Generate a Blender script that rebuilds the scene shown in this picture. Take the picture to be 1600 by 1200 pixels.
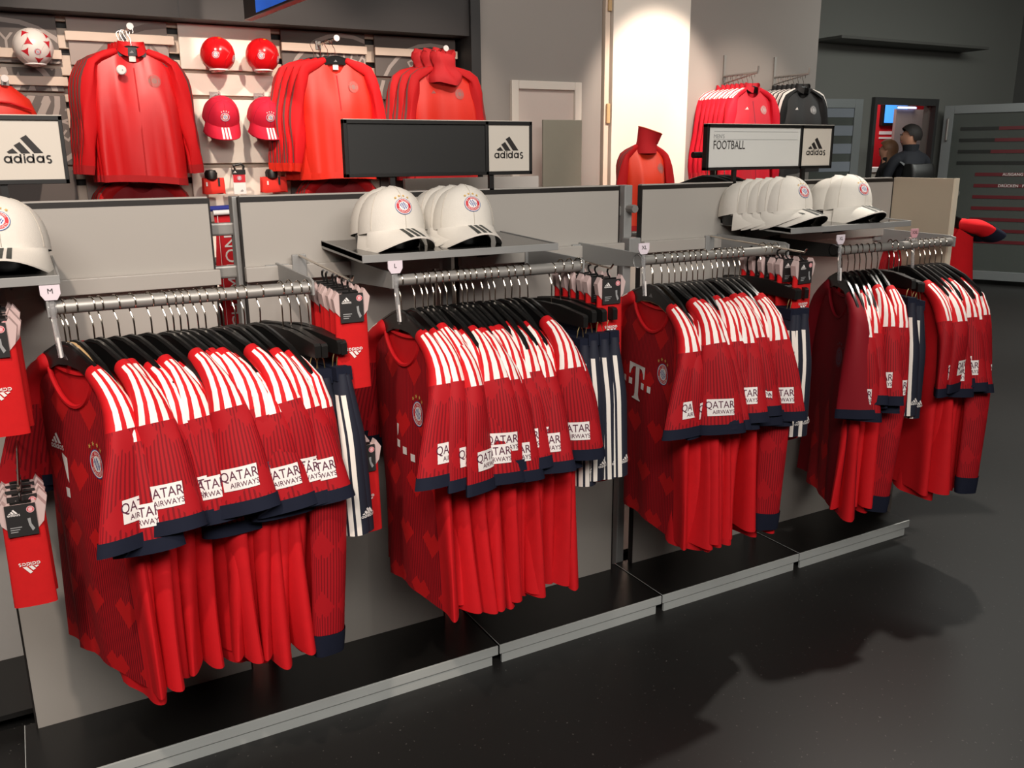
import bpy, bmesh, math, random
import numpy as np
from mathutils import Vector, Matrix
R = math.radians
for o in list(bpy.data.objects): bpy.data.objects.remove(o)
S = bpy.context.scene
COL = S.collection
random.seed(7)

# ------------------------------------------------------------------ camera, world, lights, exposure
cam = bpy.data.cameras.new('camera'); camo = bpy.data.objects.new('camera', cam); COL.objects.link(camo); S.camera = camo
cam.sensor_fit = 'HORIZONTAL'; cam.sensor_width = 36.0; cam.lens = 1366.6 / 1600 * 36
PITCH, ROLL, YAW = 0.25428, -0.0091, 0.50466
_f = Vector((math.sin(YAW)*math.cos(PITCH), math.cos(YAW)*math.cos(PITCH), -math.sin(PITCH)))
_r = Vector((math.cos(YAW), -math.sin(YAW), 0)); _u = _r.cross(_f)
_r2 = _r*math.cos(ROLL) + _u*math.sin(ROLL); _u2 = -_r*math.sin(ROLL) + _u*math.cos(ROLL)
mw = Matrix((( _r2.x, _u2.x, -_f.x, 0), (_r2.y, _u2.y, -_f.y, 0), (_r2.z, _u2.z, -_f.z, 1.6), (0, 0, 0, 1)))
camo.matrix_world = mw
cam.clip_start = 0.05; cam.clip_end = 100

S.view_settings.view_transform = 'Standard'; S.view_settings.look = 'None'
S.view_settings.gamma = 1; S.view_settings.use_curve_mapping = False
S.view_settings.exposure = 0.0

W = bpy.data.worlds.new('world'); S.world = W; W.use_nodes = True
W.node_tree.nodes['Background'].inputs[0].default_value = (1.0, 0.93, 0.86, 1)
W.node_tree.nodes['Background'].inputs[1].default_value = 0.10

def spot(name, loc, target, power, angle, blend=0.5, color=(1, .86, .72), size=.05):
    l = bpy.data.lights.new(name, 'SPOT'); l.energy = power; l.spot_size = R(angle); l.spot_blend = blend
    l.color = color; l.shadow_soft_size = size
    o = bpy.data.objects.new(name, l); COL.objects.link(o); o.location = loc
    o.rotation_euler = (Vector(target) - Vector(loc)).to_track_quat('-Z', 'Y').to_euler()
    return o
def area(name, loc, target, power, sx, sy, color=(1, .95, .9)):
    l = bpy.data.lights.new(name, 'AREA'); l.energy = power; l.shape = 'RECTANGLE'; l.size = sx; l.size_y = sy; l.color = color
    o = bpy.data.objects.new(name, l); COL.objects.link(o); o.location = loc
    o.rotation_euler = (Vector(target) - Vector(loc)).to_track_quat('-Z', 'Y').to_euler()
    return o
WARM = (1, .83, .70); NEUT = (1, .93, .84); GREEN = (.97, 1.0, .92)
spot('spot_wall_jackets_one', (0.3, 3.9, 3.4), (0.75, 6.0, 1.65), 230, 50, .6, WARM)
spot('spot_wall_jackets_two', (1.6, 3.9, 3.4), (1.55, 6.0, 1.65), 230, 48, .6, WARM)
spot('spot_wall_jackets_three', (2.5, 4.0, 3.4), (2.55, 6.0, 1.6), 110, 44, .6, WARM)
spot('spot_column', (4.6, 4.3, 3.4), (4.68, 6.0, 1.9), 330, 42, .5, WARM)
spot('spot_rack', (5.4, 4.1, 3.4), (5.6, 5.9, 1.6), 130, 46, .6, WARM)
spot('spot_nearest_rail', (-0.5, 0.45, 3.3), (0.15, 2.3, 1.0), 175, 44, .7, WARM)
spot('spot_second_rail', (0.75, 0.8, 3.3), (1.0, 2.35, 1.2), 30, 46, .7, NEUT)
spot('spot_third_rail', (2.3, 1.0, 3.3), (2.2, 2.35, 1.25), 28, 46, .7, GREEN)
spot('spot_floor_right', (3.75, 2.55, 3.5), (3.9, 1.2, 0), 330, 90, .6, NEUT)
spot('spot_entrance', (8.2, 4.6, 3.4), (8.8, 5.4, 0), 150, 95, .8, GREEN)
spot('added_spot_mannequin', (3.9, 4.0, 3.4), (4.2, 5.45, 1.45), 75, 30, .7, WARM)  # extra lamp, added to brighten the mannequin
spot('added_spot_floor_far', (6.6, 3.4, 3.4), (6.8, 3.9, 0), 230, 85, .8, NEUT)  # extra lamp, added to lift the far floor
area('ceiling_row_front', (0.3, -0.9, 3.1), (1.1, 2.4, .5), 150, 4.0, .8, (1, .94, .88))
area('added_fill_back', (4.0, 4.3, 3.55), (4.2, 5.4, 0), 60, 5, .8, (1, .93, .86))  # added fill in place of ambient light over the back zone
area('added_fill_entrance', (9.0, 4.4, 3.55), (9.4, 5.6, 0), 130, 4, 1.5, (.98, 1, .94))  # added fill in place of ambient light at the entrance

# ------------------------------------------------------------------ materials
def lin(c): return tuple(((v/255)/12.92 if v/255 <= .04045 else ((v/255+.055)/1.055)**2.4) for v in c)
class NT:
    def __init__(s, name):
        s.m = bpy.data.materials.new(name); s.m.use_nodes = True; s.t = s.m.node_tree; s.n = s.t.nodes; s.l = s.t.links
        s.b = s.n['Principled BSDF']
    def set(s, sock, v):
        if hasattr(v, 'is_output'): s.l.new(v, sock)
        else: sock.default_value = v
    def m_(s, op, a, b=0.0, c=None):
        x = s.n.new('ShaderNodeMath'); x.operation = op; s.set(x.inputs[0], a); s.set(x.inputs[1], b)
        if c is not None: s.set(x.inputs[2], c)
        return x.outputs[0]
    def mix(s, f, a, b):
        x = s.n.new('ShaderNodeMix'); x.data_type = 'RGBA'
        s.set(x.inputs[0], f)
        for k, v in ((6, a), (7, b)):
            s.set(x.inputs[k], v if hasattr(v, 'is_output') else (*v[:3], 1))
        return x.outputs[2]
    def noise(s, scale, coord='Object', detail=3):
        tc = s.n.new('ShaderNodeTexCoord'); x = s.n.new('ShaderNodeTexNoise'); x.inputs['Scale'].default_value = scale
        x.inputs['Detail'].default_value = detail; s.l.new(tc.outputs[coord], x.inputs['Vector']); return x.outputs['Fac']
    def uv(s):
        tc = s.n.new('ShaderNodeTexCoord'); x = s.n.new('ShaderNodeSeparateXYZ'); s.l.new(tc.outputs['UV'], x.inputs[0]); return x.outputs[0], x.outputs[1]
MATS = {}
def M(name, c, rough=.6, metal=0., var=.06, scale=14, emit=0, trans=0, bump=0, spec=.5, sheen=0):
    if name in MATS: return MATS[name]
    n = NT(name); c = lin(c)
    f = n.noise(scale)
    n.set(n.b.inputs['Base Color'], n.mix(f, tuple(v*(1-var) for v in c), tuple(min(1, v*(1+var)) for v in c)))
    n.b.inputs['Roughness'].default_value = rough; n.b.inputs['Metallic'].default_value = metal
    n.b.inputs['Specular IOR Level'].default_value = spec
    if sheen: n.b.inputs['Sheen Weight'].default_value = sheen
    if trans: n.b.inputs['Transmission Weight'].default_value = trans
    if emit:
        n.b.inputs['Emission Color'].default_value = (*c, 1); n.b.inputs['Emission Strength'].default_value = emit
    if bump:
        b = n.n.new('ShaderNodeBump'); b.inputs['Strength'].default_value = bump; b.inputs['Distance'].default_value = .01
        n.l.new(n.noise(scale*6), b.inputs['Height']); n.l.new(b.outputs[0], n.b.inputs['Normal'])
    MATS[name] = n.m; return n.m
RED = (205, 22, 30); DRED = (150, 14, 24)
def jersey_front(name, heartrow=.155):
    n = NT(name); u, v = n.uv()
    st = n.m_('LESS_THAN', n.m_('FRACT', n.m_('DIVIDE', u, .0085)), .42)
    vv = n.m_('DIVIDE', v, heartrow); row = n.m_('MODULO', n.m_('FLOOR', vv), 2)
    pu = n.m_('MULTIPLY', n.m_('SUBTRACT', n.m_('FRACT', n.m_('ADD', n.m_('DIVIDE', u, .135), n.m_('MULTIPLY', row, .5))), .5), .135)
    pv = n.m_('MULTIPLY', n.m_('SUBTRACT', n.m_('FRACT', vv), .5), heartrow)
    au = n.m_('ABSOLUTE', pu)
    top = n.m_('LESS_THAN', n.m_('ADD', pv, n.m_('ABSOLUTE', n.m_('SUBTRACT', au, .018))), .034)
    bot = n.m_('GREATER_THAN', n.m_('SUBTRACT', pv, au), -.042)
    heart = n.m_('MULTIPLY', top, bot)
    f = n.m_('MULTIPLY', st, n.m_('SUBTRACT', 1.0, heart))
    base = n.mix(heart, lin((176, 18, 28)), lin((198, 22, 26)))
    n.set(n.b.inputs['Base Color'], n.mix(f, base, lin((112, 10, 22)))); n.b.inputs['Roughness'].default_value = .75
    n.b.inputs['Specular IOR Level'].default_value = .25
    return n.m
def sleeve_mat(name, red, stripe, lo, hi, pin=True, hw=.031, gap=.105):
    n = NT(name); u, v = n.uv()
    du = n.m_('ABSOLUTE', n.m_('SUBTRACT', u, .25))
    a = n.m_('LESS_THAN', du, hw); b = n.m_('LESS_THAN', n.m_('ABSOLUTE', n.m_('SUBTRACT', du, gap)), hw)
    w = n.m_('MULTIPLY', n.m_('MAXIMUM', a, b), n.m_('MULTIPLY', n.m_('GREATER_THAN', v, lo), n.m_('LESS_THAN', v, hi)))
    base = lin(red)
    if pin:
        p = n.m_('LESS_THAN', n.m_('FRACT', n.m_('MULTIPLY', u, 38)), .42)
        pu = n.m_('MULTIPLY', n.m_('SUBTRACT', n.m_('FRACT', n.m_('MULTIPLY', n.m_('ADD', u, .03), 4.0)), .5), .1)
        pv = n.m_('SUBTRACT', n.m_('MULTIPLY', n.m_('FRACT', n.m_('DIVIDE', n.m_('ADD', v, .06), .16)), .16), .08)
        au = n.m_('ABSOLUTE', pu)
        h = n.m_('MULTIPLY', n.m_('LESS_THAN', n.m_('ADD', pv, n.m_('ABSOLUTE', n.m_('SUBTRACT', au, .014))), .036),
                 n.m_('GREATER_THAN', n.m_('SUBTRACT', pv, au), -.04))
        lowp = n.m_('GREATER_THAN', v, hi)
        pin_ = n.m_('MULTIPLY', n.m_('MULTIPLY', p, lowp), n.m_('SUBTRACT', 1.0, h))
        base = n.mix(lowp, lin(red), lin((170, 17, 27)))
        base = n.mix(pin_, base, lin((126, 12, 22)))
    n.set(n.b.inputs['Base Color'], n.mix(w, base, lin(stripe))); n.b.inputs['Roughness'].default_value = .7
    n.b.inputs['Specular IOR Level'].default_value = .25
    return n.m
JF = jersey_front('jersey_striped_knit')
JP = M('jersey_plain_red', RED, .75, var=.08, scale=30, spec=.25)
JD = M('shirt_dark_red', (128, 12, 26), .8, var=.08, scale=30, spec=.2)
JSL = sleeve_mat('jersey_sleeve', RED, (246, 238, 232), .022, .165)
JSD = sleeve_mat('shirt_sleeve_dark', (128, 12, 26), (128, 12, 26), 2, 3, False)
NAVY = M('navy_fabric', (24, 28, 44), .8, var=.1, scale=30, spec=.2)
WHITE = M('white_print', (238, 232, 228), .6, var=.02)
WHITEC = M('white_cap_cotton', (222, 216, 206), .85, var=.03, scale=60, bump=.1)
BLACKP = M('black_plastic', (17, 17, 17), .32, var=.1)
BLACK = M('black_satin', (22, 21, 20), .45, var=.08)
CHROME = M('chrome', (205, 195, 182), .16, 1.0, .03)
STEEL = M('brushed_steel', (158, 155, 150), .42, .45, .05, 40)
ALU = M('painted_grey_metal', (150, 150, 148), .5, .2, .04)
LIPM = M('silver_trim', (186, 190, 187), .5, .1, .05, 8)
PANEL = M('cream_laminate', (168, 163, 156), .45, var=.02, scale=3)
CREAM = M('cream_slat', (226, 205, 186), .5, var=.03)
BRASS = M('brass_wire', (176, 156, 110), .3, .9)
WOOD = M('pale_wood', (206, 170, 122), .5, var=.15, scale=25)
INK = M('dark_print', (36, 32, 30), .6)
PURPLE = M('plum_print', (88, 34, 60), .6)
CREAMP = M('cream_sign_face', (208, 200, 188), .5, var=.01)
CARD = M('black_card', (36, 34, 34), .6)
PINKW = M('pink_white_knit', (200, 174, 170), .8, var=.05)
GREYP = M('grey_print', (150, 150, 150), .6)
CBLUE = M('crest_blue', (40, 80, 150), .6); CRED = M('crest_red', (200, 30, 44), .6)
GOLD = M('gold_print', (214, 170, 90), .5)
TRAY = M('black_laminate', (21, 20, 19), .33, var=.1, scale=6)
SHIRTIN = M('jersey_inside', (140, 14, 22), .8)
def lozenge_mat(name, c1, c2):
    n = NT(name); u, v = n.uv()
    a = n.m_('FLOOR', n.m_('ADD', n.m_('MULTIPLY', u, 4.0), n.m_('MULTIPLY', v, 1.2)))
    b = n.m_('FLOOR', n.m_('SUBTRACT', n.m_('MULTIPLY', v, 3.6), n.m_('MULTIPLY', u, 2.2)))
    f = n.m_('MODULO', n.m_('ABSOLUTE', n.m_('ADD', a, b)), 2)
    n.set(n.b.inputs['Base Color'], n.mix(f, lin(c1), lin(c2))); n.b.inputs['Roughness'].default_value = .6
    return n.m
LOZ = lozenge_mat('crest_lozenges', (40, 80, 150), (230, 230, 235))

# ------------------------------------------------------------------ mesh helpers
class MB:
    def __init__(s): s.v = []; s.f = []; s.m = []; s.uv = []
    def add(s, vs, fs, mi=0, uvs=None):
        k = len(s.v); s.v += [tuple(map(float, p)) for p in vs]
        for f in fs:
            s.f.append(tuple(k+i for i in f)); s.m.append(mi)
            s.uv += [uvs[i] if uvs is not None else (0, 0) for i in f]
        return s
    def box(s, lo, hi, mi=0):
        (a, b, c), (d, e, f) = lo, hi
        return s.add([(a,b,c),(d,b,c),(d,e,c),(a,e,c),(a,b,f),(d,b,f),(d,e,f),(a,e,f)],
              [(0,3,2,1),(4,5,6,7),(0,1,5,4),(1,2,6,5),(2,3,7,6),(3,0,4,7)], mi)
    def tube(s, path, r, n=8, mi=0, cap=True, flat=1.0):
        P = [Vector(p) for p in path]; rs = r if isinstance(r, (list, tuple)) else [r]*len(P); vs = []; up = None
        for i, p in enumerate(P):
            t = (P[min(i+1, len(P)-1)] - P[max(i-1, 0)]).normalized()
            if up is None: up = Vector((0, 0, 1)) if abs(t.z) < .9 else Vector((1, 0, 0))
            a = t.cross(up)
            if a.length < 1e-6: a = t.cross(Vector((0, 1, 0)))
            a.normalize(); b = a.cross(t).normalized(); up = b
            for k in range(n):
                w = 2*math.pi*k/n; vs.append(p + a*(math.cos(w)*rs[i]) + b*(math.sin(w)*rs[i]*flat))
        fs = [(i*n+k, i*n+(k+1) % n, (i+1)*n+(k+1) % n, (i+1)*n+k) for i in range(len(P)-1) for k in range(n)]
        if cap: fs += [tuple(range(n-1, -1, -1)), tuple((len(P)-1)*n+k for k in range(n))]
        return s.add(vs, fs, mi)
    def lathe(s, prof, n=24, mi=0, c=(0, 0, 0), axis='z', sx=1, sy=1):
        vs = []
        for (r, z) in prof:
            for k in range(n):
                w = 2*math.pi*k/n; x, y = r*math.cos(w)*sx, r*math.sin(w)*sy
                q = (x, y, z) if axis == 'z' else ((x, z, y) if axis == 'y' else (z, x, y))
                vs.append((q[0]+c[0], q[1]+c[1], q[2]+c[2]))
        fs = [(i*n+k, i*n+(k+1) % n, (i+1)*n+(k+1) % n, (i+1)*n+k) for i in range(len(prof)-1) for k in range(n)]
        return s.add(vs, fs, mi)
    def grid(s, fn, nu, nv, closed=False, mi=0, uvf=None):
        vs = []; uvs = []
        for j in range(nv):
            for i in range(nu):
                u = i/(nu if closed else nu-1); v = j/(nv-1); vs.append(fn(u, v)); uvs.append(uvf(u, v) if uvf else (u, v))
        fs = []
        for j in range(nv-1):
            for i in range(nu if closed else nu-1):
                fs.append((j*nu+i, j*nu+(i+1) % nu, (j+1)*nu+(i+1) % nu, (j+1)*nu+i))
        return s.add(vs, fs, mi, uvs)
    def prism(s, pts, lo, hi, axis='x', mi=0):
        def q(p, d): return {'x': (d, p[0], p[1]), 'y': (p[0], d, p[1]), 'z': (p[0], p[1], d)}[axis]
        n = len(pts); vs = [q(p, lo) for p in pts] + [q(p, hi) for p in pts]
        return s.add(vs, [tuple(range(n-1, -1, -1)), tuple(range(n, 2*n))] + [(i, (i+1) % n, n+(i+1) % n, n+i) for i in range(n)], mi)
    def mesh(s, name, mats, smooth=True, weld=False):
        me = bpy.data.meshes.new(name); me.from_pydata(s.v, [], s.f)
        for m in (mats if isinstance(mats, (list, tuple)) else [mats]): me.materials.append(m)
        me.polygons.foreach_set('material_index', s.m)
        l = me.uv_layers.new(name='uv'); l.data.foreach_set('uv', [c for q in s.uv for c in q])
        if smooth: me.polygons.foreach_set('use_smooth', [True]*len(s.f))
        bm = bmesh.new(); bm.from_mesh(me)
        if weld: bmesh.ops.remove_doubles(bm, verts=bm.verts, dist=1e-5)
        bmesh.ops.recalc_face_normals(bm, faces=bm.faces); bm.to_mesh(me); bm.free()
        if smooth:
            try: me.set_sharp_from_angle(angle=R(40))
            except Exception: pass
        return me
def inst(name, me, parent=None, loc=None, rot=None):
    o = bpy.data.objects.new(name, me); COL.objects.link(o)
    if parent: o.parent = parent
    if loc: o.location = loc
    if rot: o.rotation_euler = rot
    return o
def obj(name, mb, mats, parent=None, loc=None, rot=None, smooth=True, bev=0):
    o = inst(name, mb.mesh(name, mats, smooth), parent, loc, rot)
    if bev:
        b = o.modifiers.new('bevel', 'BEVEL'); b.width = bev; b.segments = 2; b.limit_method = 'ANGLE'
    return o
def boxo(name, lo, hi, mat, parent=None, bev=0): return obj(name, MB().box(lo, hi), mat, parent, smooth=False, bev=bev)
def struct(o): o['kind'] = 'structure'; return o
def tag(o, label, cat, group=None):
    o['label'] = label; o['category'] = cat
    if group: o['group'] = group
    return o
def thing(name, label, cat, loc=(0, 0, 0), rot=(0, 0, 0), group=None):
    o = bpy.data.objects.new(name, None); COL.objects.link(o); o.location = loc; o.rotation_euler = rot; o.empty_display_size = .05
    return tag(o, label, cat, group)
ORD = ['first', 'second', 'third', 'fourth', 'fifth', 'sixth', 'seventh', 'eighth', 'ninth', 'tenth', 'eleventh', 'twelfth', 'thirteenth', 'fourteenth', 'fifteenth', 'sixteenth', 'seventeenth', 'eighteenth', 'nineteenth', 'twentieth', 'twenty-first', 'twenty-second', 'twenty-third']

# ------------------------------------------------------------------ flat lettering and emblems: lists of (verts2d, faces, material, layer)
_T = {}
def text2d(s, h=1.0, align=0, condense=1.0):
    if s not in _T:
        c = bpy.data.curves.new('t', 'FONT'); c.body = s; c.size = 1; c.resolution_u = 3; c.fill_mode = 'FRONT'
        o = bpy.data.objects.new('t', c); COL.objects.link(o)
        me = o.to_mesh(); v = [(p.co.x, p.co.y) for p in me.vertices]; f = [tuple(p.vertices) for p in me.polygons]
        o.to_mesh_clear(); bpy.data.objects.remove(o); bpy.data.curves.remove(c); _T[s] = (v, f)
    v, f = _T[s]; k = h/.69
    xs = [p[0] for p in v] or [0]; w = (max(xs)-min(xs))*k*condense; off = -min(xs)*k*condense - w*align
    return [(p[0]*k*condense+off, p[1]*k) for p in v], f, w
def poly(pts): return list(pts), [tuple(range(len(pts)))]
def ring(r0, r1, n=28, cx=0, cy=0, a0=0, a1=360):
    v = []; f = []; full = a1-a0 >= 360; m = n if full else n+1
    for i in range(m):
        a = R(a0+(a1-a0)*i/n); v += [(cx+r0*math.cos(a), cy+r0*math.sin(a)), (cx+r1*math.cos(a), cy+r1*math.sin(a))]
    for i in range(n):
        j = (i+1) % m; f.append((2*i, 2*i+1, 2*j+1, 2*j))
    return v, f
def disc(r, n=28): return [(r*math.cos(2*math.pi*i/n), r*math.sin(2*math.pi*i/n)) for i in range(n)], [tuple(range(n))]
def three_stripe(mat, layer=0, word=True):
    L = []
    for p in ([(135,705),(210,658),(268,725),(155,728)], [(228,620),(305,575),(418,726),(310,728)], [(318,525),(395,482),(578,722),(465,724)]):
        v, f = poly([((x-385)/600, (728-y)/600) for x, y in p]); L.append((v[::-1], f, mat, layer))
    if word:
        def g(x, y): return ((x-385)/600, (728-y)/600)
        def rg(cx): v, f = ring(27/600, 50/600, 16, *g(cx, 808)); L.append((v, f, mat, layer))
        def bar(x, t, b, w=22): L.append(([g(x-w/2, b), g(x+w/2, b), g(x+w/2, t), g(x-w/2, t)], [(0, 1, 2, 3)], mat, layer))
        rg(135); bar(176, 760, 857); rg(252); bar(293, 735, 857); bar(339, 764, 857); bar(339, 735, 755); rg(408); bar(449, 735, 857); rg(530); bar(571, 760, 857)
        cx, cy = g(640, 784); v, f = ring(12/600, 35/600, 12, cx, cy, 35, 265); L.append((v, f, mat, layer))
        cx, cy = g(640, 832); v, f = ring(12/600, 35/600, 12, cx, cy, -145, 85); L.append((v, f, mat, layer))
    return L
def crest(mono=None, stars=None):
    L = []
    def put(vf, m, k): L.append((vf[0], vf[1], m, k))
    c = mono or (CBLUE, WHITE, CRED, WHITE, WHITE)
    put(ring(.94, 1.0), c[0], 0); put(ring(.87, .94), c[1], 0); put(ring(.56, .87), c[2], 0); put(ring(.49, .56), c[3], 0)
    put(disc(.49, 24), WHITE if not mono else c[5], 0)
    if not mono:
        for i in range(-3, 4):
            for j in range(-3, 4):
                if (i+j) % 2: continue
                cx, cy = i*.13, j*.17+i*.03; q = [(cx-.07, cy-.14), (cx+.06, cy-.02), (cx+.07, cy+.14), (cx-.06, cy+.02)]
                if max(math.hypot(*p) for p in q) < .5: L.append((q, [(0, 1, 2, 3)], CBLUE, 1))
    if not mono or len(mono) > 4:
        for s, a0, a1, top in (('FC BAYERN', 150, 30, 1), ('MÜNCHEN', 215, 325, 0)):
            for i, ch in enumerate(s):
                if ch == ' ': continue
                v, f, w = text2d(ch, .21, .5); a = R(a0+(a1-a0)*i/(len(s)-1)); rr = .61 if top else .82
                th = a-math.pi/2 if top else a+math.pi/2
                vv = [(rr*math.cos(a)+x*math.cos(th)-y*math.sin(th), rr*math.sin(a)+x*math.sin(th)+y*math.cos(th)) for x, y in v]
                L.append((vv, f, c[4], 1))
    if stars:
        for a in (128, 103, 77, 52):
            cx, cy = 1.38*math.cos(R(a)), 1.38*math.sin(R(a)); p = []
            for k in range(10):
                rr = .2 if k % 2 == 0 else .085; w = R(90+36*k); p.append((cx+rr*math.cos(w), cy+rr*math.sin(w)))
            L.append((p, [tuple(range(10))], stars, 1))
    return L
def tlogo(mat):
    L = []
    for p in ([(-.05,.06),(.05,.06),(.05,.02),(.043,.02),(.038,.035),(.028,.047),(.012,.05),(.012,-.04),(.017,-.052),(.028,-.056),(.028,-.06),(-.028,-.06),(-.028,-.056),(-.017,-.052),(-.012,-.04),(-.012,.05),(-.028,.047),(-.038,.035),(-.043,.02),(-.05,.02)],
              [(-.05,-.015),(-.03,-.015),(-.03,.006),(-.05,.006)], [(.03,-.015),(.05,-.015),(.05,.006),(.03,.006)],
              [(.072,-.015),(.092,-.015),(.092,.006),(.072,.006)], [(-.092,-.015),(-.072,-.015),(-.072,.006),(-.092,.006)]):
        v, f = poly(p); L.append((v, f, mat, 0))
    return L
def xf(L, sx=1, dx=0, dy=0, rot=0, sy=None):
    c, s_ = math.cos(rot), math.sin(rot); sy = sx if sy is None else sy
    return [([((x*sx)*c-(y*sy)*s_+dx, (x*sx)*s_+(y*sy)*c+dy) for x, y in v], f, m, k) for v, f, m, k in L]
def txt(s, h, mat, dx=0, dy=0, align=.5, layer=0, condense=1.0):
    v, f, w = text2d(s, h, align, condense); return [([(x+dx, y+dy) for x, y in v], f, mat, layer)]
def decal_mesh(name, L, fn, off=.001, step=.0005):
    mb = MB(); mats = []
    for v, f, m, k in L:
        if m not in mats: mats.append(m)
        mb.add([fn(x, y, off+k*step) for x, y in v], f, mats.index(m), [(x, y) for x, y in v])
    me = bpy.data.meshes.new(name); me.from_pydata(mb.v, [], mb.f)
    for m in mats: me.materials.append(m)
    me.polygons.foreach_set('material_index', mb.m)
    l = me.uv_layers.new(name='uv'); l.data.foreach_set('uv', [c for q in mb.uv for c in q])
    return me
def decal(name, L, fn, parent, off=.001, step=.0005): return inst(name, decal_mesh(name, L, fn, off, step), parent)
def plane_y(c, s=1):           # facing -Y
    return lambda x, y, o: (c[0]+x*s, c[1]-o, c[2]+y*s)
def plane_x(c, s=1):           # facing -X, seen from -X: right is -Y
    return lambda x, y, o: (c[0]-o, c[1]-x*s, c[2]+y*s)

# ------------------------------------------------------------------ room
FLOORM = NT('dark_polished_floor')
_a = FLOORM.noise(1.3); _b = FLOORM.noise(90, detail=1)
_sp = FLOORM.m_('GREATER_THAN', _b, .74)
_c = FLOORM.mix(_a, lin((32, 31, 30)), lin((38, 37, 36)))
FLOORM.set(FLOORM.b.inputs['Base Color'], FLOORM.mix(FLOORM.m_('MULTIPLY', _sp, .25), _c, lin((150, 145, 140))))
FLOORM.b.inputs['Roughness'].default_value = .42; FLOORM.b.inputs['Specular IOR Level'].default_value = .35
WGREY = M('grey_wall_paint', (148, 141, 135), .8, var=.03, scale=2)
WDARK = M('dark_wall_paint', (112, 113, 108), .8, var=.03, scale=2)
FASC = M('fascia_brown_grey', (45, 41, 40), .6, var=.04, scale=2)
FASD = M('fascia_dark', (40, 39, 39), .6, var=.04)
CEIL = M('ceiling_dark', (70, 68, 66), .9)
struct(boxo('floor', (-4, -3, -.1), (16, 12, 0), FLOORM.m))
struct(boxo('ceiling', (-4, -3, 3.6), (16, 12, 3.7), CEIL))
struct(boxo('wall_left', (-4.1, -3, 0), (-4, 12, 3.6), WGREY))
struct(boxo('wall_front', (-4, -3.1, 0), (16, -3, 3.6), WGREY))
struct(boxo('wall_right', (16, -3, 0), (16.1, 12, 3.6), WDARK))
# back wall: slatwall bay on the left
struct(boxo('wall_back', (-4, 6.2, 0), (3.0, 6.3, 3.6), FASC))
slat_root = thing('slat_wall', 'cream slatwall with horizontal slats behind the red jackets', 'slatwall', (0, 6.2, 0))
for k in range(16):
    z = .12+.152*k
    boxo('slat', (-3.9, -.045, z), (2.93, 0, z+.115), CREAM, slat_root, .004)
f1 = struct(boxo('trim_1', (-4, 5.93, 2.43), (2.955, 6.2, 3.6), FASC)); f1['label'] = 'brown grey fascia above the jacket wall'
f2 = struct(boxo('trim_2', (2.955, 5.9, 0), (3.03, 6.2, 3.6), FASD)); f2['label'] = 'dark upright at the end of the jacket wall'
boxo('joint', (1.0, 5.9285, 2.43), (1.006, 5.932, 3.6), BLACK, f1)
# grey wall with a door, white column, corner
wb = struct(boxo('wall_middle', (3.03, 6.0, 0), (4.14, 6.15, 3.6), WGREY))
wb2 = struct(boxo('wall_middle.001', (4.98, 6.0, 0), (6.5, 6.15, 3.6), WGREY))
COLW = M('white_column_paint', (236, 226, 214), .7, var=.01)
struct(boxo('wall_column', (4.22, 5.96, 0), (4.98, 6.15, 3.6), COLW))
struct(boxo('wall_shadow_gap', (4.14, 6.06, 0), (4.22, 6.15, 3.6), FASD))
up = thing('upright_profile', 'slim cream wall upright beside the white column', 'upright', (4.17, 6.0, 0))
boxo('profile', (-.012, -.02, 0), (.03, .05, 3.5), CREAM, up); boxo('clip', (.005, -.04, 1.85), (.035, -.02, 2.0), WOOD, up, .004); boxo('clip', (.005, -.04, 2.68), (.035, -.02, 2.8), WOOD, up, .004)
dr = struct(thing('door_1', 'white door frame with a pale door in the grey back wall', 'door', (3.63, 6.0, 0)))
del dr['category']
DOORW = M('door_white', (226, 216, 204), .5, var=.01)
for n_, lo, hi in (('door_frame', (-.31, -.03, 0), (-.25, .02, 2.15)), ('door_frame', (.25, -.03, 0), (.31, .02, 2.15)), ('door_frame', (-.249, -.03, 2.09), (.249, .02, 2.15))):
    boxo(n_, lo, hi, DOORW, dr, .004)
boxo('door_leaf', (-.25, -.006, 0), (.25, .0, 2.09), M('door_leaf_pale', (214, 198, 188), .5, var=.01), dr)
obj('door_handle', MB().tube([(.2, -.006, 1.0), (.2, -.05, 1.0), (.09, -.05, 1.0)], .009), STEEL, dr)
mp = tag(boxo('mirror_board', (3.44, 5.72, 0.0), (3.78, 5.74, 1.86), M('greyish_board', (160, 154, 138), .4, 0, .04), None, .003), 'tall grey metal board standing before the pale door', 'board')
# far wall with the doorway
struct(boxo('wall_far', (6.4, 7.4, 0), (9.0, 7.55, 3.6), WDARK)); struct(boxo('wall_far.001', (10.12, 7.4, 0), (11.7, 7.55, 3.6), WDARK))
struct(boxo('wall_far.002', (9.0, 7.4, 2.2), (10.12, 7.55, 3.6), WDARK)); struct(boxo('wall_far.003', (11.7, 7.1, 0), (16, 7.55, 3.6), M('very_dark_wall', (84, 84, 82), .8)))
struct(boxo('wall_corner_return', (6.4, 6.15, 0), (6.5, 7.4, 3.6), WDARK))
tag(obj('floating_shelf', MB().box((7.95, 7.02, 2.80), (10.5, 7.4, 2.83)), M('dark_shelf_grey', (84, 84, 80), .6), smooth=False, bev=.003), 'long dark floating shelf high on the far grey wall', 'shelf')
d2 = struct(thing('door_2', 'grey metal doorway to the red room', 'door', (9.55, 7.4, 0))); del d2['category']
DFR = M('door_metal_dark', (66, 66, 66), .5, .3)
boxo('door_frame', (-.58, -.05, 0), (-.53, .02, 2.24), DFR, d2); boxo('door_frame', (.53, -.05, 0), (.58, .02, 2.24), DFR, d2); boxo('door_frame', (-.529, -.05, 2.16), (.529, .02, 2.24), DFR, d2)
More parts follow.
